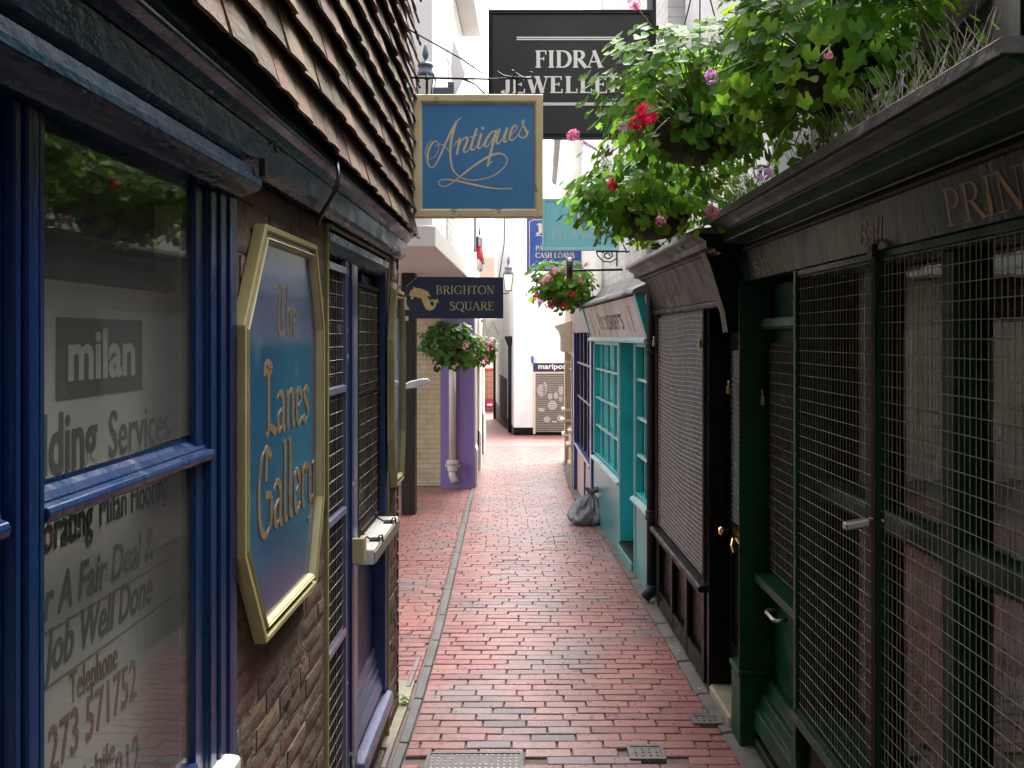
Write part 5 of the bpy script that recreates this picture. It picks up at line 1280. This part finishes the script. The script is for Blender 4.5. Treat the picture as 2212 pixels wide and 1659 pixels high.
c = at(1230, 580, 8.3)
t = thing("projecting_plaque", "dark round plaque seen edge-on at the end of a thin iron bar", "sign", c)
m = MB(); q = MB(); q.lathe([(.0,-.03),(.10,-.03),(.112,-.018),(.112,.018),(.10,.03),(.0,.03)], (0,0,0), 20); m.add([(c.x+v[2], c.y+v[0], c.z+v[1]) for v in q.v], q.f); m.build("disc", black_board, t)
m = MB(); m.tube([(c.x+.03,c.y,c.z-.02),(.95,c.y,c.z-.01)], .012, 8); m.build("bar", iron_m, t)

c = at(1064, 712, 15.0)
t = thing("hanging_sign", "pale grey sign with rounded lower corners and a faint letter A", "sign", (c.x, 15, c.z-.18))
w_, h_ = .175, .19
pts = [(c.x-w_,c.z+h_),(c.x-w_,c.z-h_+.06)]+[(c.x-w_+.06+.06*math.cos(R(a)), c.z-h_+.06+.06*math.sin(R(a))) for a in (210,240,270)]+[(c.x+w_-.06+.06*math.cos(R(a)), c.z-h_+.06+.06*math.sin(R(a))) for a in (270,300,330,360)]+[(c.x+w_,c.z+h_)]
m = MB(); m.poly(pts, (0,15,0), X3, Z3, -.03, 0); m.build("board", mat("pale_grey_board", (.50,.50,.49), .6), t)
m = MB(); m.ribbon([(c.x-.09,c.z-.07),(c.x+.01,c.z+.15)], .012, (0,15,0), X3, Z3); m.ribbon([(c.x+.01,c.z+.13),(c.x+.11,c.z-.11)], .02, (0,15,0), X3, Z3); m.ribbon([(c.x-.02,c.z+.04),(c.x+.06,c.z+.01)], .010, (0,15,0), X3, Z3); m.build("lettering", mat("grey_letter", (.30,.30,.30), .5), t)
m = MB(); m.box(-1.3,c.x-w_+.02,15.001,15.02,c.z+.14,c.z+.17); m.build("wall_arm", iron_m, t)

def lantern(name, label, c, s_, arm_to):
    t = thing(name, label, "street lamp", c)
    m = MB(); m.lathe([(.115,0),(.125,.01),(.105,.05),(.09,.09),(.085,.12),(.10,.13),(.105,.145),(.085,.17),(.05,.19),(.022,.20),(.018,.23),(.03,.25),(.042,.29),(.035,.34),(.016,.40),(.005,.44)], (0,0,0), 24)
    m.v = [(c[0]+v[0]*s_, c[1]+v[1]*s_, c[2]+v[2]*s_) for v in m.v]; m.build("lantern_cap", mat("slate_blue_iron", (.10,.115,.15), .5), t, smooth=True)
    m = MB(); m.lathe([(.07,-.40),(.12,-.02),(.12,-.001)], (0,0,0), 4); a = math.pi/4
    m.v = [(c[0]+1.35*s_*(v[0]*math.cos(a)-v[1]*math.sin(a)), c[1]+1.35*s_*(v[0]*math.sin(a)+v[1]*math.cos(a)), c[2]+v[2]*s_) for v in m.v]; m.build("lantern_glass", lamp_glass, t)
    m = MB()
    for i in range(4):
        a = math.pi/4+i*math.pi/2; m.tube([(c[0]+.165*s_*math.cos(a), c[1]+.165*s_*math.sin(a), c[2]-.005*s_), (c[0]+.097*s_*math.cos(a), c[1]+.097*s_*math.sin(a), c[2]-.40*s_)], .008*s_, 6)
    for z, r in ((-.40,.10),(-.008,.168)):
        P_ = [(c[0]+r*s_*math.cos(math.pi/4+i*math.pi/2), c[1]+r*s_*math.sin(math.pi/4+i*math.pi/2), c[2]+z*s_) for i in range(5)]
        m.tube(P_, .009*s_, 6)
    m.tube([(c[0],c[1],c[2]-.40*s_),(c[0],c[1],c[2]-.46*s_),arm_to], .012, 6); m.build("lantern_frame", iron_m, t)
c = at(919, 166, 6.75); lantern("street_lamp", "lantern with a tall pointed finial above the left end of the blue hanging sign", c, .62, (c.x-.15, 6.98, c.z-.38))
c = at(1098, 592, 17.5); lantern("street_lamp", "small pale lantern beside the end of the navy direction board", c, .88, (-1.1, 17.5, c.z-.45))
m = MB(); c0 = at(894, 197, 6.8); c1 = at(981, 197, 6.8); m.box(c0.x-.2,c1.x,6.78,6.86,c0.z-.035,c0.z+.03); m.box(c1.x-.05,c1.x,6.78,6.86,c0.z+.03,c0.z+.075)
tag(m.build("lamp_rail", mat("slate_rail", (.10,.11,.14), .5), bevel=.006), "slate grey rail behind the top left corner of the blue hanging sign", "rail")
c = at(984, 150, 8.2)
t = thing("hanging_sign", "white diamond-shaped board seen nearly edge-on high up by the lantern", "sign", (c.x, 8.2, c.z-.25))
m = MB(); m.poly([(0,-.30),(.115,-.05),(.06,.12),(0,.28),(-.02,0)], (c.x-.02,8.2,c.z), X3, Z3, 0, .05); m.build("board", mat("grey_white_board", (.55,.55,.58), .6), t)
m = MB(); m.tube([(c.x,8.22,c.z-.3),(c.x,8.22,c.z-.42),(-.85,8.22,c.z-.45)], .008, 6); m.build("rod", iron_m, t)
# striped pole
c = at(1036, 546, 13.2)
t = thing("barber_pole", "red and white striped pole above the navy direction board", "pole", (c.x, 13.2, c.z-.26))
def stripes():
    m = bpy.data.materials.new("red_white_stripes"); m.use_nodes = True; nt = m.node_tree; N = nt.nodes
    tc = N.new("ShaderNodeTexCoord"); w = N.new("ShaderNodeTexWave"); w.inputs["Scale"].default_value = 1.1; w.bands_direction = 'DIAGONAL'; w.inputs["Distortion"].default_value = 1.0
    r = N.new("ShaderNodeValToRGB"); r.color_ramp.interpolation = 'CONSTANT'; r.color_ramp.elements[0].color = (.80,.78,.76,1); r.color_ramp.elements[1].position = .5; r.color_ramp.elements[1].color = (.5,.02,.04,1)
    nt.links.new(tc.outputs["Object"], w.inputs[0]); nt.links.new(w.outputs["Fac"], r.inputs[0]); nt.links.new(r.outputs[0], N["Principled BSDF"].inputs["Base Color"]); return m
m = MB(); m.tube([(c.x,13.2,c.z-.25),(c.x,13.2,c.z+.10)], .052, 16); m.build("striped_cylinder", stripes(), t, smooth=True)
m = MB(); m.lathe([(.055,0),(.055,.14),(.03,.17)], (c.x,13.2,c.z+.101), 14); m.lathe([(.03,-.05),(.055,-.02),(.055,0)], (c.x,13.2,c.z-.2505), 14); m.box(-1.0,c.x,13.19,13.21,c.z+.14,c.z+.16); m.build("pole_cap", steel_m, t)
m = MB(); a = at(1090,468,20); b = at(1072,640,20); m.tube([a, (a.x-.01,20,(a.z+b.z)/2+.3), b], .014, 6); m.tube([b, (-1.2,20.0,b.z-.05)], .014, 6); tag(m.build("cable", cable_m), "thin black cable slanting down the white wall beyond the blue hanging sign", "cable")

# ------------------------------------------------------------------ geraniums in hanging baskets
def leaf(mb, p, n, t, s_, r_, pts=16):
    n = n.normalized(); t = (t - n*t.dot(n))
    if t.length < 1e-4: t = n.orthogonal()
    t.normalize(); b = n.cross(t); cup = r_.uniform(-.05,.28); fold = r_.uniform(0,.25)
    vs_ = [p - n*s_*.05]
    for i in range(pts):
        a = R(-158 + 316*i/(pts-1)); lob = .74+.26*abs(math.cos(a*2.55)) + r_.uniform(-.05,.05)
        if pts >= 16 and i % 2: lob *= .90
        rr = s_*lob*(1-.10*(abs(a)/math.pi))
        vs_.append(p + t*(rr*math.cos(a)) + b*(rr*math.sin(a)) + n*(cup*rr*(.6+.4*math.cos(3*a)) - fold*abs(math.sin(a))*rr*.3))
    mb.add(vs_, [(0, i, i+1) for i in range(1, pts)])
def flower(mb, c, r, r_, n=26):
    for k in range(n):
        d = Vector((r_.gauss(0,1), r_.gauss(0,1), r_.gauss(0,1))).normalized(); p = c + d*r*r_.uniform(.55,1)
        t = d.orthogonal().normalized(); t.rotate(Matrix.Rotation(r_.uniform(0,6.3), 3, d)); b = d.cross(t); s_ = r*r_.uniform(.28,.46)
        for q in range(5):
            a = q*1.257+r_.uniform(-.2,.2); u = t*math.cos(a)+b*math.sin(a); w = d.cross(u)
            mb.add([p, p+u*s_*.6+w*s_*.35+d*s_*.1, p+u*s_*1.05+d*r_.uniform(-.1,.25)*s_, p+u*s_*.6-w*s_*.35+d*s_*.1], [(0,1,2,3)])
def basket(label, c, rad, nleaf, lsize, trail, flowers, wall_x, seed, lm=leaf_m, pts=16, bowl=.18, group="hanging flower baskets", up=.5, stems=90, arm_z=.55, gap=None):
    """c: middle of the foliage; rad: its three half-widths; trail: how far sprays hang below"""
    r_ = random.Random(seed); c = Vector(c); t = thing("hanging_basket", label, "flower basket", c, 0, group)
    fol = MB(); stm = MB(); bc = c + Vector((0,0,-rad[2]*.35)); n = 0; tries = 0
    clumps = [Vector((r_.gauss(0,1), r_.gauss(0,1), r_.gauss(0,.8))).normalized() for _ in range(16)]
    cr = [r_.uniform(.62,1.16) for _ in clumps]
    while n < nleaf and tries < nleaf*12:
        tries += 1
        d = Vector((r_.gauss(0,1), r_.gauss(0,1), r_.gauss(.12,.85))).normalized()
        j = max(range(16), key=lambda q: d.dot(clumps[q])); lim = cr[j]*(.45+.55*d.dot(clumps[j]))+.12
        f = max(.3, lim)*r_.uniform(.62,1.04)**.8
        p = c + Vector((d.x*rad[0]*f, d.y*rad[1]*f, d.z*rad[2]*f))
        if d.z < .1 and r_.random() < .42: p.z -= r_.uniform(0, trail)*(1-abs(d.z)*.3); p.x += r_.uniform(-.03,.03)
        if wall_x is not None and p.x > wall_x-.02: continue
        nn = (d*.9 + Vector((r_.uniform(-.5,.5), r_.uniform(-.6,.25), up+r_.uniform(-.2,.5))))
        s_ = lsize*r_.uniform(.55,1.25)
        leaf(fol, p, nn, Vector((r_.uniform(-1,1), r_.uniform(-1,1), -.6))+d*.6, s_, r_, pts); n += 1
        if n % max(1, nleaf//stems) == 0:
            q = bc + (p-bc)*.15; mid = (p+q)/2 + Vector((r_.uniform(-.05,.05), r_.uniform(-.05,.05), .06)); stm.tube([q, mid, p], [.004,.0032,.002], 5)
    fo = fol.build("foliage", lm, t, smooth=True); stm.build("stems", stem_m, t, smooth=True)
    for p, r, mm in flowers:
        p = Vector(p); m = MB(); flower(m, p, r, r_, 24 if pts >= 16 else 12); m.build("flower_head", mm, t)
        base = bc + (p-bc)*.45; s2 = MB(); s2.tube([base, (base+p)/2+Vector((0,0,.04)), p], .0028, 5); s2.build("flower_stalk", stem_m, t, smooth=True)
    m = MB(); m.lathe([(.02,-bowl*.75),(bowl*.5,-bowl*.68),(bowl*.85,-bowl*.4),(bowl,0),(bowl*1.06,.0),(bowl*1.06,.02),(bowl*.98,.02),(bowl*.9,-.03),(0,-.03)], bc, 24); m.build("basket", basket_m, t, smooth=True)
    top = bc + Vector((0,0,arm_z+rad[2]*.35)); m = MB()
    for k in range(3):
        a = 2.1*k+.3; m.tube([bc+Vector((bowl*math.cos(a), bowl*math.sin(a), .01)), top], .003, 5)
    m.build("chain", iron_m, t)
    if wall_x is not None:
        m = MB(); m.tube([top+Vector((-.02,0,-.02)), top+Vector((-.01,0,.02)), (wall_x+.06, top.y, top.z+.02)], .008, 6); m.tube([(wall_x+.03, top.y, top.z-.2), (top.x+.1, top.y, top.z+.015)], .006, 6); m.build("wall_bracket", iron_m, t)
    return t
F = lambda X, Y, D: at(X, Y, D)
basket("huge geranium basket nearest the camera, over the green shop cornice", (.98,2.72,2.985), (.44,.48,.28), 1450, .031, .16,
       [(F(1652,378,2.45),.025,lilac_m),(F(1535,165,2.4),.022,lilac_m),(F(1790,120,2.2),.012,pinkf_m)], 1.43, 31, bowl=.20, stems=110)
basket("geranium basket with a bright red flower head, in front of the black jewellers sign", (.68,3.35,2.96), (.43,.44,.33), 1400, .030, .20,
       [(F(1395,248,2.86),.040,redf_m),(F(1380,266,2.84),.034,redf_m),(F(1346,272,2.9),.018,lilac_m),(F(1370,8,3.0),.026,pinkf_m),(F(1540,458,2.95),.028,pinkf_m)], 1.42, 32, bowl=.20, stems=110)
basket("trailing geranium basket with pink and red flowers, left of the black fascia", (.60,4.15,2.70), (.53,.46,.20), 1450, .029, .16,
       [(F(1238,292,3.9),.034,pinkf_m),(F(1322,400,3.62),.032,redf_m),(F(1427,478,3.62),.024,pinkf_m),(F(1262,310,3.9),.016,lilac_m)], 1.3, 33, bowl=.20, stems=100)
basket("round flower basket with pink and red blooms below the pale turquoise sign", at(1216,612,9.6), (.40,.40,.30), 720, .046, .10,
       [(F(1199,586,9.25),.05,pinkf_m),(F(1217,583,9.25),.045,pinkf_m),(F(1175,610,9.25),.055,pinkf_m),(F(1185,601,9.2),.05,pinkf_m),(F(1255,605,9.2),.055,pinkf_m),(F(1267,572,9.3),.035,pinkf_m),
        (F(1158,640,9.3),.05,redf_m),(F(1187,658,9.3),.055,redf_m),(F(1218,661,9.3),.05,redf_m),(F(1237,634,9.25),.045,redf_m),(F(1168,655,9.3),.05,lilac_m)], .80, 34, lm=leaf_m, pts=10, bowl=.22, stems=30)
basket("dark green trailing basket with one pink bloom against the purple shop", at(976,738,11.4), (.46,.36,.32), 760, .050, .14,
       [(F(1006,749,11.0),.06,pinkf_m),(F(935,775,11.1),.03,pinkf_m)], None, 35, lm=ivy_m, pts=10, bowl=.22, stems=30)
basket("small basket crowded with pink blooms just past the purple shop corner", at(1046,756,14.5), (.24,.24,.22), 260, .045, .22,
       [(F(1040,738,14.3),.07,pinkf_m),(F(1050,745,14.2),.08,pinkf_m),(F(1058,752,14.3),.07,redf_m),(F(1043,774,14.2),.09,pinkf_m),(F(1033,772,14.3),.07,pinkf_m),(F(1060,735,14.3),.06,lilac_m),(F(1052,783,14.3),.05,redf_m)], None, 36, lm=ivy_m, pts=10, bowl=.12, stems=20)

# ------------------------------------------------------------------ bin bag
bx, by = at(1267, 1080, 9.15).x, 9.15; bz = gz(by)+.01
t = thing("bin_bag", "tied grey plastic bin bag slumped against the turquoise shop", "bin bag", (bx, by, bz))
m = MB(); NA, NH = 84, 46; vs_ = []
prof = [(0,.0),(.10,.0),(.160,.012),(.180,.05),(.182,.10),(.168,.16),(.138,.22),(.098,.275),(.062,.315),(.034,.345),(.026,.36),(.034,.375),(.055,.40),(.070,.425)]
def prof_at(u):
    u *= len(prof)-1; i = min(int(u), len(prof)-2); f = u-i; return tuple(prof[i][q]*(1-f)+prof[i+1][q]*f for q in (0,1))
for h in range(NH):
    r0, z = prof_at(h/(NH-1))
    for a in range(NA):
        th = 2*math.pi*a/NA; up_ = max(0, (z-.15)/.2); low = 1-min(1, z/.2)
        fold = (.10+.28*min(1,up_))*math.sin(th*9+math.sin(th*2)*2+z*9)*.5 + .16*min(1,up_)*math.sin(th*17+1+z*14)*.5
        dent = noise.noise(Vector((math.cos(th)*2.2, math.sin(th)*2.2, z*7)))*.30 + noise.noise(Vector((math.cos(th)*4, math.sin(th)*4, z*11)))*.12 + abs(noise.noise(Vector((math.cos(th)*7, math.sin(th)*7, z*16))))*-.07
        r = r0*(1+fold*(.35+.5*up_)+dent*(1 if z > .02 else .5))
        lean = .05*(z/.35)**1.5
        vs_.append((bx+r*math.cos(th)*1.08+lean, by+r*math.sin(th)*.9, bz+z*.90+(.018*noise.noise(Vector((math.cos(th)*4, math.sin(th)*4, 3))) if .05<z<.36 else 0)+(.03*noise.noise(Vector((th*3, 0, 9))) if z>.38 else 0)))
m.add(vs_, [(h*NA+a, h*NA+(a+1)%NA, (h+1)*NA+(a+1)%NA, (h+1)*NA+a) for h in range(NH-1) for a in range(NA)])
m.build("sack", bag_m, t, smooth=True)
m = MB(); m.lathe([(.030,-.008),(.036,-.004),(.036,.004),(.030,.008)], (bx+.055, by, bz+.330), 14); m.build("tie", cable_m, t)

# weeds at the foot of the brick corner
for lab, wx, wy, sd in (("small green weed at the foot of the brick corner by the concrete patch", -.70, 4.52, 1),):
    rw = random.Random(sd); t = thing("weed", lab, "weed", (wx, wy, 0)); m = MB()
    for k in range(40):
        a = rw.uniform(0, 6.3); q = rw.uniform(.0,.045); leaf(m, Vector((wx+q*math.cos(a), wy+q*math.sin(a), rw.uniform(.005,.05))), Vector((math.cos(a), math.sin(a), 1.2)), Vector((math.cos(a),math.sin(a),.2)), rw.uniform(.006,.014), rw, 8)
    m.build("leaves", leaf_m, t)
